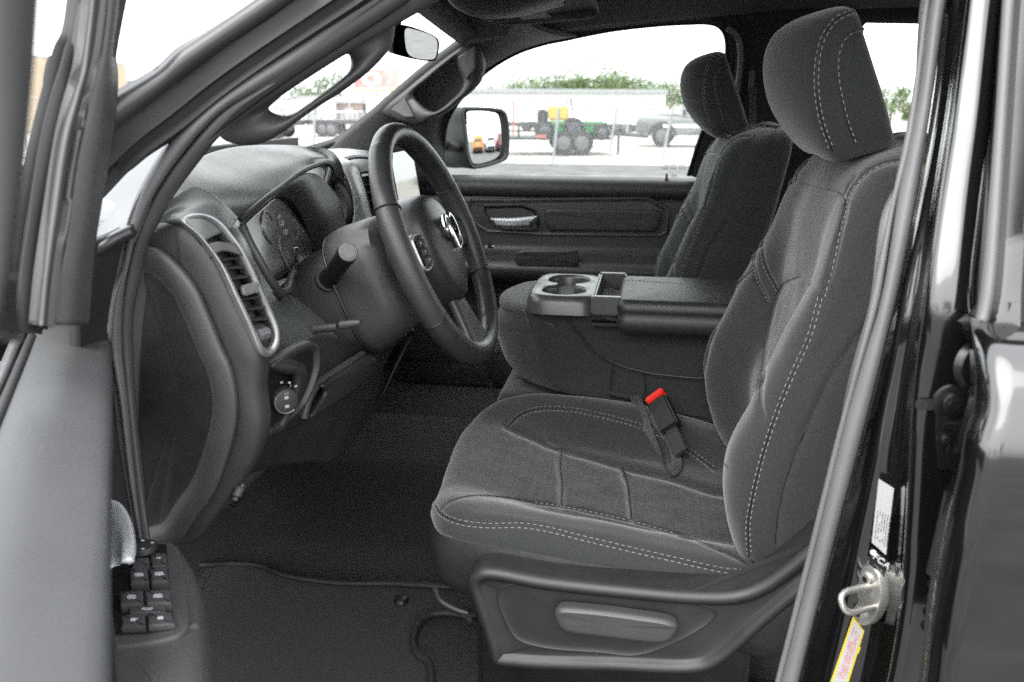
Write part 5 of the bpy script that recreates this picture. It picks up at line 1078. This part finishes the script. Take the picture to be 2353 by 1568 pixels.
m.build('switch_print',LIT,o)
q=L([(250,1500),(330,1490),(400,1475),(440,1448),(452,1440)],Z=1.155); M().tube(spl(q,30),.006,10).build('armrest_bead',PLG,dd,ang=180)
# outer shell of the door and the grab pocket side
M().add([dr(0,-.02,.62),dr(.62,-.02,.62),dr(.62,-.02,1.05),dr(0,-.02,1.36),dr(0,-.13,.62),dr(.62,-.13,.62),dr(.62,-.13,1.05),dr(0,-.13,1.36)],[(0,1,2,3),(4,7,6,5),(0,4,5,1),(3,2,6,7),(0,3,7,4),(1,5,6,2)]).build('door_shell',PNT,dd,smooth=False)
# ---------------------------------------------------------------- loose floor mat
def onfl(x,y,l):
    p=P(x,y,Z=.715+l)
    for _ in range(4): p=P(x,y,Z=float(fz(p[0],p[1]))+l)
    return p
mp_=[(430,1306),(470,1303),(540,1300),(600,1305),(650,1325),(720,1338),(800,1345),(900,1346),(1000,1352),(1080,1360),(1110,1400),(1090,1418),(1010,1414),(978,1422),(955,1450),(950,1490),(962,1510),(985,1530),(990,1600),(980,1700),(470,1800),(380,1500)]
q=np.array([onfl(x,y,.010) for x,y in mp_]); q=spl(q,240,True); cm=onfl(700,1480,.010)
o=q; t=np.roll(o,-1,0)-np.roll(o,1,0)
mt_=empty('floor_mat',label='charcoal carpet floor mat lying in the front footwell below the seat',cat='floor mat')
m=M(); nq=len(q); m.add(np.vstack([q,q-(0,0,.010)]),[tuple(range(nq))]+[(i,(i+1)%nq,nq+(i+1)%nq,nq+i) for i in range(nq)]); m.build('mat_body',MAT_,mt_,smooth=False)
M().tube(q+(0,0,.004),.0065,8,0,True).build('mat_binding',RUB,mt_,ang=180)
a=onfl(922,1380,.014); M().cyl(a,a+(0,0,.006),.014,.011,24,bev=.002).build('mat_fastener',PLB,mt_)
# ================================================================= OUTSIDE
GR=mat('gravel',(.42,.40,.36),.95,bump=3,bs=.3,bd=.03,var=.22,vs=.6)
ASP=mat('asphalt',(.10,.10,.10),.9,bump=60,bs=.4,bd=.004,var=.3,vs=2)
GRS=mat('grass',(.07,.10,.035),.95,var=.35,vs=.8,bump=20,bs=.5,bd=.02)
g=M().add([(-500,-500,-.03),(500,-500,-.03),(500,500,-.03),(-500,500,-.03)],[(0,1,2,3)]).build('ground',GR,None,smooth=False); tag(g,kind='structure')
yb=P(1300,377,Z=0)[1]
g=M().add([(-60,-30,0),(90,-30,0),(90,yb-1.2,0),(-2,yb,0),(-60,yb-1,0)],[(0,1,2,3,4)]).build('parking_lot',ASP,None,smooth=False); tag(g,kind='structure')
WTR=mat('white_trailer_skin',(.78,.78,.78),.4,var=.03,vs=3); TYR=mat('tyre',(.02,.02,.02),.8,bump=60,bs=.3,bd=.004); RIM=mat('wheel_rim',(.09,.09,.095),.5,metal=.1)
BLK=mat('frame_black',(.02,.02,.022),.5); GRN=mat('machine_green',(.03,.19,.05),.5); YLW=mat('tank_yellow',(.42,.31,.07),.5); RDP=mat('red_paint',(.30,.09,.08),.5)
GAL=mat('galvanised',(.30,.31,.32),.5,metal=.4,var=.15,vs=5); CWN=mat('car_glass',(.03,.035,.04),.08,coat=1); SVR=mat('silver_car_paint',(.10,.104,.108),.35,coat=.6)
def Gp(x,y): return P(x,y,Z=0)
def ztop(g,y):
    """height of a thing standing at g whose top shows at photo row y"""
    d=np.linalg.norm((g-CAM)[:2]); # follow the ray of row y in the vertical plane through g
    q=proj(np.array([g*[1,1,0]+[0,0,h] for h in (0.,12.)])); return 12*(q[0,1]-y)/(q[0,1]-q[1,1])
def wheel(par,c,r,w,ax,name='wheel'):
    ax=nrm(ax); c=np.asarray(c,float); o=M().tube([c-ax*w/2,c-ax*w*.42,c-ax*w*.5*.2,c+ax*w*.42,c+ax*w/2],[r*.86,r*.98,r,r*.98,r*.86],28).build(name,TYR,par,ang=50)
    for s in (-1,1): M().cyl(c+ax*s*w*.48,c+ax*s*w*.54,r*.60,r*.52,24).cyl(c+ax*s*w*.54,c+ax*s*w*.6,r*.18,r*.15,10).build('rim',RIM,o)
    return o
def boxt(m,a,b,w,z0,z1,**k):
    """box between ground points a-b, width w, heights z0-z1"""
    a=np.asarray(a,float)*[1,1,0];b=np.asarray(b,float)*[1,1,0];u=nrm(b-a);v=np.array((-u[1],u[0],0)); return m.box((a+b)/2+(0,0,(z0+z1)/2),(np.linalg.norm(b-a)/2,w/2,(z1-z0)/2),(u,v,(0,0,1)),**k)
def cargo(label,a,b,w,h,wh,grp='white enclosed cargo trailers'):
    t=empty('cargo_trailer',label=label,cat='trailer',group=grp); a=a*[1,1,0];b=b*[1,1,0];u=nrm(b-a);v=np.array((-u[1],u[0],0)); v=v if v[1]<0 else -v
    boxt(M(),a,b,w,.45,h,bev=.05).build('cargo_body',WTR,t); boxt(M(),a+u*.1,b-u*.1,w*.9,.32,.45).build('chassis',BLK,t)
    tr_=M(); boxt(tr_,a-v*0,b,w+.03,h-.12,h-.02); tr_.build('roof_trim',GAL,t)
    rb=M(); n_r=int(np.linalg.norm(b-a)/1.2)
    for i in range(n_r+1): rb.box(a+(b-a)*i/n_r+v*(w/2+.01)+(0,0,(h+.45)/2),(.03,.015,(h-.5)/2),(u,v,(0,0,1)))
    rb.build('side_rib',GAL,t)
    for f in wh: 
        for s in (-1,1): wheel(t,a+(b-a)*f+v*s*(w/2-.12)+(0,0,.34),.34,.2,v)
    M().box(a-u*.5+(0,0,.4),(.6,.04,.04),(u,v,(0,0,1))).box(b+u*.0+(0,0,.4),(.05,.4,.04),(u,v,(0,0,1))).build('tow_bar',BLK,t)
    rebase(t,(a+b)/2); return t
a_,b_=Gp(1290,306),Gp(1492,308); cargo('long white enclosed trailer with twin wheels, left of the silver pickup',a_,b_,2.4,ztop(b_,243),(.66,.76))
a_,b_=Gp(1100,300),Gp(1300,300); cargo('white enclosed trailer standing behind the green mower on its flat trailer',a_,b_,2.4,ztop(b_,216),(.55,.68))
# long low white store behind them
a_,b_=Gp(1010,268),Gp(1440,264)
sh_=empty('warehouse',label='long low white metal warehouse behind the cargo trailers',cat='building'); boxt(M(),a_,b_,14,0,ztop((a_+b_)/2,213)).build('wall',mat('warehouse_cladding',(.48,.49,.50),.6,var=.06,vs=1),sh_); boxt(M(),a_,b_,14.6,ztop((a_+b_)/2,213),ztop((a_+b_)/2,213)+.35).build('roof',GAL,sh_); rebase(sh_,(a_+b_)/2)
# flat trailer with rails carrying a green machine with a yellow tank
ft=empty('utility_trailer',label='black twin axle flat trailer with rails and a red ramp post',cat='trailer')
a_,b_=Gp(1150,352),Gp(1400,352); u=nrm(b_-a_); v=np.array((u[1],-u[0],0)); 
cq=(a_+b_)/2
boxt(M(),a_,b_,1.9,.44,.52).build('deck',BLK,ft)
r=M()
for s in (-1,1):
    o_=v*s*.93
    r.tube([a_+o_+(0,0,.88),b_+o_+(0,0,.88)],.035,6)
    for f in np.linspace(.0,1,7): r.tube([a_+(b_-a_)*f+o_+(0,0,.5),a_+(b_-a_)*f+o_+(0,0,.88)],.03,6)
r.build('side_rail',BLK,ft)
r=M(); e=a_-u*.1
for s in np.linspace(-.9,.9,5): r.tube([e+v*s+(0,0,.65),e+v*s+(0,0,1.35)],.025,6)
for z in (.55,1.35,.95): r.tube([e-v*.9+(0,0,z),e+v*.9+(0,0,z)],.03,6)
r.build('tailgate',BLK,ft); M().box(e+v*.95+u*.5+(0,0,1.1),(.03,.03,.5)).build('ramp_post',RDP,ft)
for f in (.56,.72):
    for s in (-1,1): wheel(ft,a_+(b_-a_)*f+v*s*1.0+(0,0,.36),.36,.22,v)
M().box(a_+(b_-a_)*.36+v*.97+(0,0,.55),(.16,.02,.05),(u,v,(0,0,1))).build('marker_board',RDP,ft)
M().tube([b_+(0,0,.6),b_+u*1.2+(0,0,.5)],.06,6).box(b_+u*.2+v*.6+(0,0,.3),(.04,.04,.3)).build('tow_bar',BLK,ft); rebase(ft,cq*[1,1,0])
mw=empty('ride_on_mower',label='green ride-on machine with yellow tank carried on the flat trailer',cat='mower')
m0=a_+(b_-a_)*.53+(0,0,.40)
M().box(m0+(0,0,.34),(.42,.44,.22),(u,v,(0,0,1)),bev=.06).box(m0+u*.95+(0,0,.36),(.50,.36,.20),(u,v,(0,0,1)),bev=.08).build('machine_body',GRN,mw)
M().box(m0-u*.02+(0,0,.80),(.32,.38,.21),(u,v,(0,0,1)),bev=.06).build('tank',YLW,mw)
M().box(m0-u*.0+(0,0,.47),(.40,.45,.05),(u,v,(0,0,1))).build('green_band',GRN,mw)
M().box(m0-u*.5+(0,0,.72),(.16,.22,.20),(u,v,(0,0,1)),bev=.05).build('seat',BLK,mw)
M().tube([m0-u*.2+(0,0,1.05),m0-u*.2+(0,0,1.16),m0+u*.25+(0,0,1.16),m0+u*.25+(0,0,1.05)],.02,6).build('roll_bar',BLK,mw)
for f,r_ in ((-.45,.30),(1.3,.24),(.45,.34)):
    for s in (-1,1): wheel(mw,m0+u*f+v*s*.52+(0,0,r_),r_,.22,v)
M().tube([m0+u*.5+(0,0,.6),m0+u*.35+(0,0,1.25)],.02,6).build('steering_post',BLK,mw); rebase(mw,m0)
# cars and trucks
def vehicle(name,label,cat,pos,head,paint,prof,glass_,L_,Wd,wheels,wr=.36,group=None,extra=None):
    """prof: side outline (x,z) of the body; glass_: side window outlines; head: direction the nose points"""
    t=empty(name,label=label,cat=cat,group=group); hx=nrm((head[0],head[1],0)); hy=np.array((-hx[1],hx[0],0)); W3=lambda x,y,z: np.asarray(pos)*[1,1,0]+hx*x+hy*y+(0,0,z)
    pr=spl([(x,z) for x,z in prof],110,True) ; sec=[]
    for y,k in ((-1,.0),(-.985,.6),(-.94,1),(-.6,1),(0,1),(.6,1),(.94,1),(.985,.6),(1,.0)):
        q=[]
        for x,z in pr:
            tum=.16*np.clip((z-1.0)/.7,0,1); yy=y*Wd/2*(1-tum)
            ins=(1-k)*.05; cx_,cz_=pr.mean(0); d=np.array((x-cx_,z-cz_)); d/=np.linalg.norm(d)+1e-9
            q.append(W3(x-d[0]*ins,yy,z-d[1]*ins))
        sec.append(q)
    mb=M().grid(np.array(sec),0,False,True); 
    for e in (0,-1): mb.add(np.vstack([sec[e],np.mean(sec[e],0)[None]]),[(i,(i+1)%110,110) for i in range(110)])
    mb.build('body',paint,t,ang=50)
    for gl_ in glass_:
        for s in (-1,1):
            q=[W3(x,s*(Wd/2*(1-.16*np.clip((z-1.0)/.7,0,1))+.006),z) for x,z in gl_]; M().add(q+[p+hy*s*.01 for p in q],[tuple(range(len(q))),tuple(range(2*len(q)-1,len(q)-1,-1))]).build('window',CWN,t,smooth=False)
    for x in wheels:
        for s in (-1,1):
            wheel(t,W3(x,s*(Wd/2-.11),wr),wr,.23,hy); a=np.linspace(0,math.pi,20); M().tube([W3(x+math.cos(q)*wr*1.18,s*(Wd/2-.0),wr+math.sin(q)*wr*1.18) for q in a],.045,8).build('wheel_arch',BLK,t)
    if extra: extra(t,W3,hx,hy,Wd)
    rebase(t,np.asarray(pos)*[1,1,0]); return t
suv=[(-2.2,.35),(-2.28,.7),(-2.22,1.05),(-2.05,1.62),(-1.85,1.70),(0,1.74),(.55,1.68),(1.15,1.15),(2.0,1.02),(2.22,.85),(2.28,.55),(2.2,.32),(1.9,.25),(-1.9,.25)]
sgl=[[(-1.9,1.12),(-1.80,1.56),(-1.0,1.60),(-1.0,1.10)],[(-.92,1.10),(-.92,1.60),(-.1,1.61),(-.05,1.10)],[(.05,1.10),(0,1.61),(.48,1.58),(.98,1.14)]]
def suvx(t,W3,hx,hy,Wd):
    for x,z0,z1,w0,w1 in ((-2.19,1.14,1.54,.72,.60),):
        q=[W3(x-.02,-w0,z0),W3(x-.02,w0,z0),W3(x+.13,w1,z1),W3(x+.13,-w1,z1)]; M().add(q+[p-hx*.03 for p in q],[(0,1,2,3),(7,6,5,4),(0,4,5,1),(1,5,6,2),(2,6,7,3),(3,7,4,0)]).build('rear_window',CWN,t,smooth=False)
    q=[W3(1.16,-.72,1.17),W3(1.16,.72,1.17),W3(.58,.6,1.66),W3(.58,-.6,1.66)]; M().add([p+(0,0,.02) for p in q],[(0,1,2,3)]).build('windscreen',CWN,t,smooth=False)
    for s in (-1,1):
        M().box(W3(-2.24,s*.74,.98),(.06,.10,.14),(hx,hy,(0,0,1)),bev=.02).build('tail_lamp',RDP,t); M().box(W3(2.18,s*.70,.85),(.06,.16,.08),(hx,hy,(0,0,1)),bev=.02).build('headlight',LIT,t)
        M().box(W3(.85,s*(Wd/2+.1),1.12),(.06,.09,.07),(hx,hy,(0,0,1)),bev=.02).build('side_mirror',BLK,t)
    M().box(W3(-2.27,0,.48),(.08,.82,.13),(hx,hy,(0,0,1)),bev=.03).build('rear_bumper',BLK,t); M().box(W3(2.26,0,.46),(.08,.82,.12),(hx,hy,(0,0,1)),bev=.03).build('front_bumper',BLK,t)
    M().box(W3(-2.30,0,.80),(.01,.16,.06),(hx,hy,(0,0,1))).build('number_plate',WHT,t)
ORG=mat('orange_paint',(.75,.22,.02),.3,coat=.8); WPT=mat('white_car_paint',(.7,.7,.7),.3,coat=.8); MRN=mat('maroon_paint',(.16,.02,.03),.3,coat=.8)
# parked row behind the truck, seen in the side mirror
mr_dir=None
for i,(pt,lab) in enumerate(((ORG,'orange compact SUV parked behind the truck, seen in the side mirror'),(WPT,'white compact SUV parked behind the truck, seen in the side mirror'),(MRN,'maroon tall SUV parked behind the truck, nearest in the side mirror'))):
    pos=((17.,7.6,0),(16.6,10.2,0),(16.2,12.8,0))[i]
    vehicle('parked_suv',lab,'SUV',pos,(1,.25),pt,suv,sgl,4.4,1.85,(-1.35,1.38),group='SUVs parked in a row',extra=suvx)
# silver pickup in the yard
pk=[(-2.7,.5),(-2.75,.95),(-2.70,1.12),(-.9,1.12),(-.85,1.60),(-.70,1.76),(.55,1.78),(1.25,1.20),(2.3,1.10),(2.62,.95),(2.7,.6),(2.6,.45),(2.2,.42),(-2.3,.42)]
pgl=[[(-.72,1.22),(-.66,1.64),(-.05,1.68),(-.05,1.20)],[(.05,1.20),(.05,1.68),(.50,1.66),(1.02,1.22)]]
def pkx(t,W3,hx,hy,Wd):
    for s in (-1,1): M().box(W3(2.5,s*.72,.95),(.1,.14,.09),(hx,hy,(0,0,1)),bev=.02).build('headlight',LIT,t)
    M().box(W3(2.72,0,.62),(.08,.88,.12),(hx,hy,(0,0,1)),bev=.03).build('front_bumper',BLK,t); M().box(W3(.1,0,.72),(1.6,Wd/2+.01,.05),(hx,hy,(0,0,1))).build('side_moulding',WTR,t)
    M().box(W3(1.0,Wd/2+.1,1.2),(.06,.09,.08),(hx,hy,(0,0,1)),bev=.02).build('side_mirror',BLK,t)
g0=Gp(1522,338); g1=Gp(1640,335)
vehicle('parked_pickup','silver grey pickup parked behind the chain-link fence',"pickup",g0+np.array((1.75,.9,0)),(-1,.06),SVR,pk,pgl,5.4,1.9,(-1.75,1.72),.38,extra=pkx)
# chain-link fence
def fence(a,b,n,h,label,lean=0,rails=True,grp='chain-link fences round the yard'):
    t=empty('chain_link_fence',label=label,cat='fence',group=grp); a=a*[1,1,0];b=b*[1,1,0]
    for i in range(n):
        p=a+(b-a)*i/(n-1); r=random.uniform(-.04,.04); M().tube([p,p+np.array((lean+r,0,h+.05))],.035,8).build('fence_post',GAL,t)
    if rails: M().tube([a+(lean,0,h),b+(lean,0,h)],.022,6).build('top_rail',GAL,t)
    m=M(); u=nrm(b-a); Ln=np.linalg.norm(b-a); s=-h; w=np.array((-u[1],u[0],0))*.0028
    st_=.085
    while s<Ln:
        for sg in (1,-1):
            x0,x1=(s,s+h); z0,z1=(0.03,h) if sg>0 else (h,.03)
            f0=max(0,-x0/h); f1=min(1,(Ln-x0)/h)
            if f1>f0:
                A_1=a+u*(x0+h*f0)+(0,0,z0+(z1-z0)*f0); B_1=a+u*(x0+h*f1)+(0,0,z0+(z1-z0)*f1); e=np.array((0,0,.0028)); m.add([A_1-w-e,A_1+w+e,B_1+w+e,B_1-w-e],[(0,1,2,3)])
        s+=st_
    m.build('chain_mesh',GAL,t,smooth=False); rebase(t,(a+b)/2); return t
fA_,fB_=Gp(1185,377),Gp(1650,369)
fence(fA_-(fB_-fA_)*.9,fB_+(fB_-fA_)*.25,9,ztop(fA_,232),'chain-link fence of thin leaning posts in front of the flat trailer',lean=.18,rails=False)
c_,d_=Gp(470,312),Gp(1010,312); fence(c_,d_,9,ztop((c_+d_)/2,230),'grey chain-link fence with a top rail seen through the windscreen')
c_,d_=Gp(1440,320),Gp(1800,326); fence(c_,d_,4,ztop(c_,248),'chain-link fence with a top rail behind the silver pickup')
c_=Gp(60,345); d_=Gp(150,345); fence(c_-(d_-c_)*2,d_+(d_-c_),5,ztop(c_,212),'chain-link fence standing beyond the open door window')
# trees
LF=[mat('leaf_a',(.12,.17,.065),.8,var=.4,vs=2),mat('leaf_b',(.08,.125,.05),.8,var=.4,vs=2)]; BRK=mat('bark',(.10,.08,.06),.9,var=.3,vs=8)
def tree(g,h,w,label,grp,dens=3200,base=.12,mt=0):
    t=empty('leafy_tree',label=label,cat='tree',group=grp); g=g*[1,1,0]; r=np.random.default_rng(int(abs(g[0]*7+g[1]*13+h*100))%9999)
    tk=M(); tk.tube([g,g+(0,0,h*.3),g+(r.uniform(-.3,.3),0,h*.62)],[h*.03,h*.022,h*.01],8); cl=[]
    for i in range(14):
        a=r.uniform(0,6.28); rr=r.uniform(.15,.48)*w; z=h*r.uniform(base+.12,.92); rr*=math.sqrt(max(.08,1-((z/h-.6)/.5)**2)); c=g+np.array((rr*math.cos(a),rr*math.sin(a),z)); cl.append((c,r.uniform(.18,.30)*w))
        tk.tube([g+(0,0,h*r.uniform(.2,.5)),c],[h*.011,h*.004],5)
    tk.build('trunk',BRK,t)
    n=dens; k=r.integers(0,len(cl),n); C_=np.array([c for c,_ in cl])[k]; R_=np.array([q for _,q in cl])[k]; d=r.normal(size=(n,3)); d/=np.linalg.norm(d,axis=1)[:,None]; p=C_+d*(R_*r.uniform(.45,1.05,n))[:,None]*[1,1,.8]
    s=h*r.uniform(.018,.040,n)[:,None]; a=r.normal(size=(n,3)); a/=np.linalg.norm(a,axis=1)[:,None]; b=np.cross(a,r.normal(size=(n,3))); b/=np.linalg.norm(b,axis=1)[:,None]
    V=np.stack([p-a*s,p+b*s*.7,p+a*s,p-b*s*.7],1).reshape(-1,3); m=M(); m.add(V,[(4*i,4*i+1,4*i+2,4*i+3) for i in range(n)]); m.m=[int(x) for x in (r.random(n)<.45)]
    m.build('crown',LF if mt==0 else LF[::-1],t,smooth=False); rebase(t,g); return t
def tr(x,ybase,ytop,wpx,label,grp,**k):
    g=Gp(x,ybase); h=ztop(g,ytop); dd=np.linalg.norm(g-CAM); tree(g,h,wpx/F*dd,label,grp,**k)
tg='trees beyond the yard'
for x,yt,w,lb_ in ((1165,200,60,'broad low tree behind the side mirror end of the warehouse'),(1262,182,60,'middling tree between the round tree and the sparse one'),(1528,196,90,'bushy tree directly behind the silver pickup cab'),(1120,205,50,'low green tree just right of the windscreen pillar'),(1225,185,95,'round green tree above the warehouse roof, left of the taller ones'),(1305,172,60,'slim sparse tree between two round trees above the warehouse'),(1395,163,90,'tallest green tree above the white cargo trailers'),(1490,188,115,'wide green tree above the end of the long trailer'),(1570,205,80,'green tree beside the far seat headrest'),(1440,195,80,'lower green tree in the middle of the row'),(1350,195,70,'small green tree behind the yard between taller crowns')):
    tr(x,253,yt-6,w*1.9,lb_,tg)
tr(735,262,160,105,'green tree seen through the grab handle opening',tg,dens=1400)
tr(690,262,205,70,'low green bush-like tree left of the one in the handle opening',tg)
tr(870,262,215,70,'green tree below the red billboard',tg)
tr(2045,285,185,75,'dark green tree under the twin street lamp',tg,dens=1800,mt=1); tr(2095,285,235,50,'smaller dark tree to the right of the lamp post',tg,mt=1); tr(1990,290,215,70,'dark green tree partly hidden by the near headrest',tg,mt=1)
for i,x in enumerate((420,470,540,590)): tr(x,258,215,60,'low distant tree behind the dashboard end' if i>8 else ['distant tree far left beyond the windscreen','second distant tree left of the building row','distant rounded tree before the pale sheds','distant small tree beside the pale sheds'][i],tg,dens=400)
# street lamp
lm=empty('street_lamp',label='grey twin-arm street lamp seen past the near headrest',cat='street lamp'); g=Gp(2036,290); h=ztop(g,125); k=np.linalg.norm(g-CAM)/F
R3=np.array((rt[0],rt[1],0))
M().tube([g,g+(0,0,h)],[k*3.2,k*1.8],8).build('pole',GAL,lm)
for s,zz_ in ((-1,1),(1,.9)):
    tp_=g+(0,0,h*.98); e=g+R3*s*k*(16 if s>0 else 12)+np.array((0,0,h+k*(28 if s<0 else 12))); M().tube(spl([tp_,tp_+R3*s*k*3+(0,0,k*10),e],10),k*1.3,6).build('arm',GAL,lm); M().box(e+R3*s*k*2,(k*4,k*2,k*1.3),(R3,np.cross((0,0,1),R3),(0,0,1))).build('lamp_head',GAL,lm)
rebase(lm,g)
for x,yb_,yt,lab in ((1441,262,198,'thin wooden utility pole above the long trailer'),(1543,262,192,'thin utility pole beside the silver pickup'),(1275,262,170,'thin utility pole behind the warehouse')):
    g=Gp(x,yb_); h=ztop(g,yt); o=M().tube([g,g+(0,0,h)],np.linalg.norm(g-CAM)/F*1.6,8).box(g+(0,0,h*.93),(1.2,.06,.06)).build('utility_pole',BRK,None); tag(o,lab,'utility pole','utility poles beyond the yard')
# billboard
bb_=empty('billboard',label='red and white billboard on posts seen through the windscreen',cat='billboard'); g=Gp(868,262); k=np.linalg.norm(g-CAM)/F; z0,z1=ztop(g,202),ztop(g,158); Fv=np.cross((0,0,1),R3)*-1; Fv=np.array((-fw[0],-fw[1],0)); Fv=nrm(Fv)
M().box(g+(0,0,(z0+z1)/2),(48*k,.15,(z1-z0)/2),(R3,Fv,(0,0,1))).build('panel',mat('poster_red',(.40,.19,.17),.5,var=.3,vs=.5),bb_)
m=M(); r=np.random.default_rng(2); cc=g+(0,0,(z0+z1)/2)+Fv*.2
for a in np.linspace(0,6.28,17)[:-1]:
    d=R3*math.cos(a)*1.4+np.array((0,0,math.sin(a))); p=np.cross(Fv,nrm(d)); m.add([cc-R3*10*k+d*k*5,cc-R3*10*k+d*k*15+p*k*2.2,cc-R3*10*k+d*k*15-p*k*2.2],[(0,1,2)])
m.build('poster_burst',WTR,bb_,smooth=False); text('poster_number','7',cc+R3*30*k+Fv*.02,R3,(0,0,1),30*k,WTR,bb_)
M().box(g+(0,0,z0-k*4)+Fv*.2,(48*k,.02,k*2.4),(R3,Fv,(0,0,1))).build('lower_board',mat('poster_orange',(.7,.25,.06),.5),bb_)
for s in(-30,0,30): M().tube([g+R3*s*k,g+R3*s*k+(0,0,z0)],k*1.5,8).build('post',BRK,bb_)
rebase(bb_,g)
# sheds and boxes seen through the windscreen
def shed(name,label,x0,x1,yb_,yt,mt,grp=None,dp_=6,cat='shed'):
    a=Gp(x0,yb_);b=Gp(x1,yb_);h=ztop((a+b)/2,yt); t=empty(name,label=label,cat=cat,group=grp); boxt(M(),a,b,dp_,0,h).build('wall',mt,t); boxt(M(),a,b,dp_+.3,h,h+.12).build('roof',GAL,t)
    u=nrm((b-a)*[1,1,0]); f=np.array((u[1],-u[0],0))*(dp_/2+.01); M().box((a+b)/2*[1,1,0]+f+(0,0,h*.36),(h*.22,.02,h*.36),(u,nrm(f),(0,0,1))).build('door',GAL,t); rebase(t,(a+b)/2)
BRN=mat('brown_metal',(.14,.10,.085),.6,var=.2,vs=2); TAN=mat('tan_wall',(.48,.38,.27),.7,var=.06,vs=2); PAL=mat('pale_wall',(.55,.56,.55),.7,var=.06,vs=2)
shed('storage_shed','brown metal shed right of the grab handle behind the chain-link fence',792,850,282,232,BRN)
shed('storage_shed','pale grey shed behind the left end of the chain-link fence',640,700,285,225,PAL)
shed('storage_shed','white box shed beside the brown one',706,780,284,222,WTR)
shed('storage_shed','white box shed at the foot of the windscreen pillar',860,930,282,222,WTR)
shed('shop_building','tan block building seen between the door frame uprights',20,118,300,125,TAN,dp_=20,cat='building')
shed('shop_building','distant peaked store seen over the bonnet',274,312,262,186,mat('violet_roof',(.16,.12,.30),.6),dp_=5,cat='building')
# low flat trailers behind the fence
for x0,x1,y,lab in ((600,690,318,'black flat trailer parked left in the view through the windscreen'),(700,830,312,'long black flat trailer at the foot of the brown shed')):
    t=empty('utility_trailer',label=lab,cat='trailer',group='flat trailers behind the fence'); a,b=Gp(x0,y),Gp(x1,y); u=nrm(b-a); v=np.array((u[1],-u[0],0)); boxt(M(),a,b,1.9,.55,.72).build('deck',BLK,t); r=M()
    for s in(-1,1): r.tube([a+v*s*.9+(0,0,1.05),b+v*s*.9+(0,0,1.05)],.04,6)
    for f in np.linspace(0,1,5):
        for s in(-1,1): r.tube([a+(b-a)*f+v*s*.9+(0,0,.7),a+(b-a)*f+v*s*.9+(0,0,1.05)],.04,6)
    r.build('side_rail',GAL,t)
    for f in (.4,.55):
        for s in(-1,1): wheel(t,a+(b-a)*f+v*s*.95+(0,0,.33),.33,.2,v)
    rebase(t,(a+b)/2)
# what stands behind the camera and shows only in the paint and glass
for i,(x,y,h,w) in enumerate(((-30,-55,9,12),(-12,-60,8,13),(6,-58,10,12),(24,-62,8,14),(42,-50,9,12),(60,-30,9,12),(66,-5,10,13))):
    tree(np.array((x,y,0.)),h,w,['tree far to the left behind the photographer','second tree of the row behind the photographer','tree straight behind the photographer','tree right behind the photographer','fifth tree of the row behind the photographer','tree to the rear right of the truck','tree directly to the rear of the truck'][i],'trees reflected in the paint',dens=700)
rebase(T,(-.2,1.04,0))
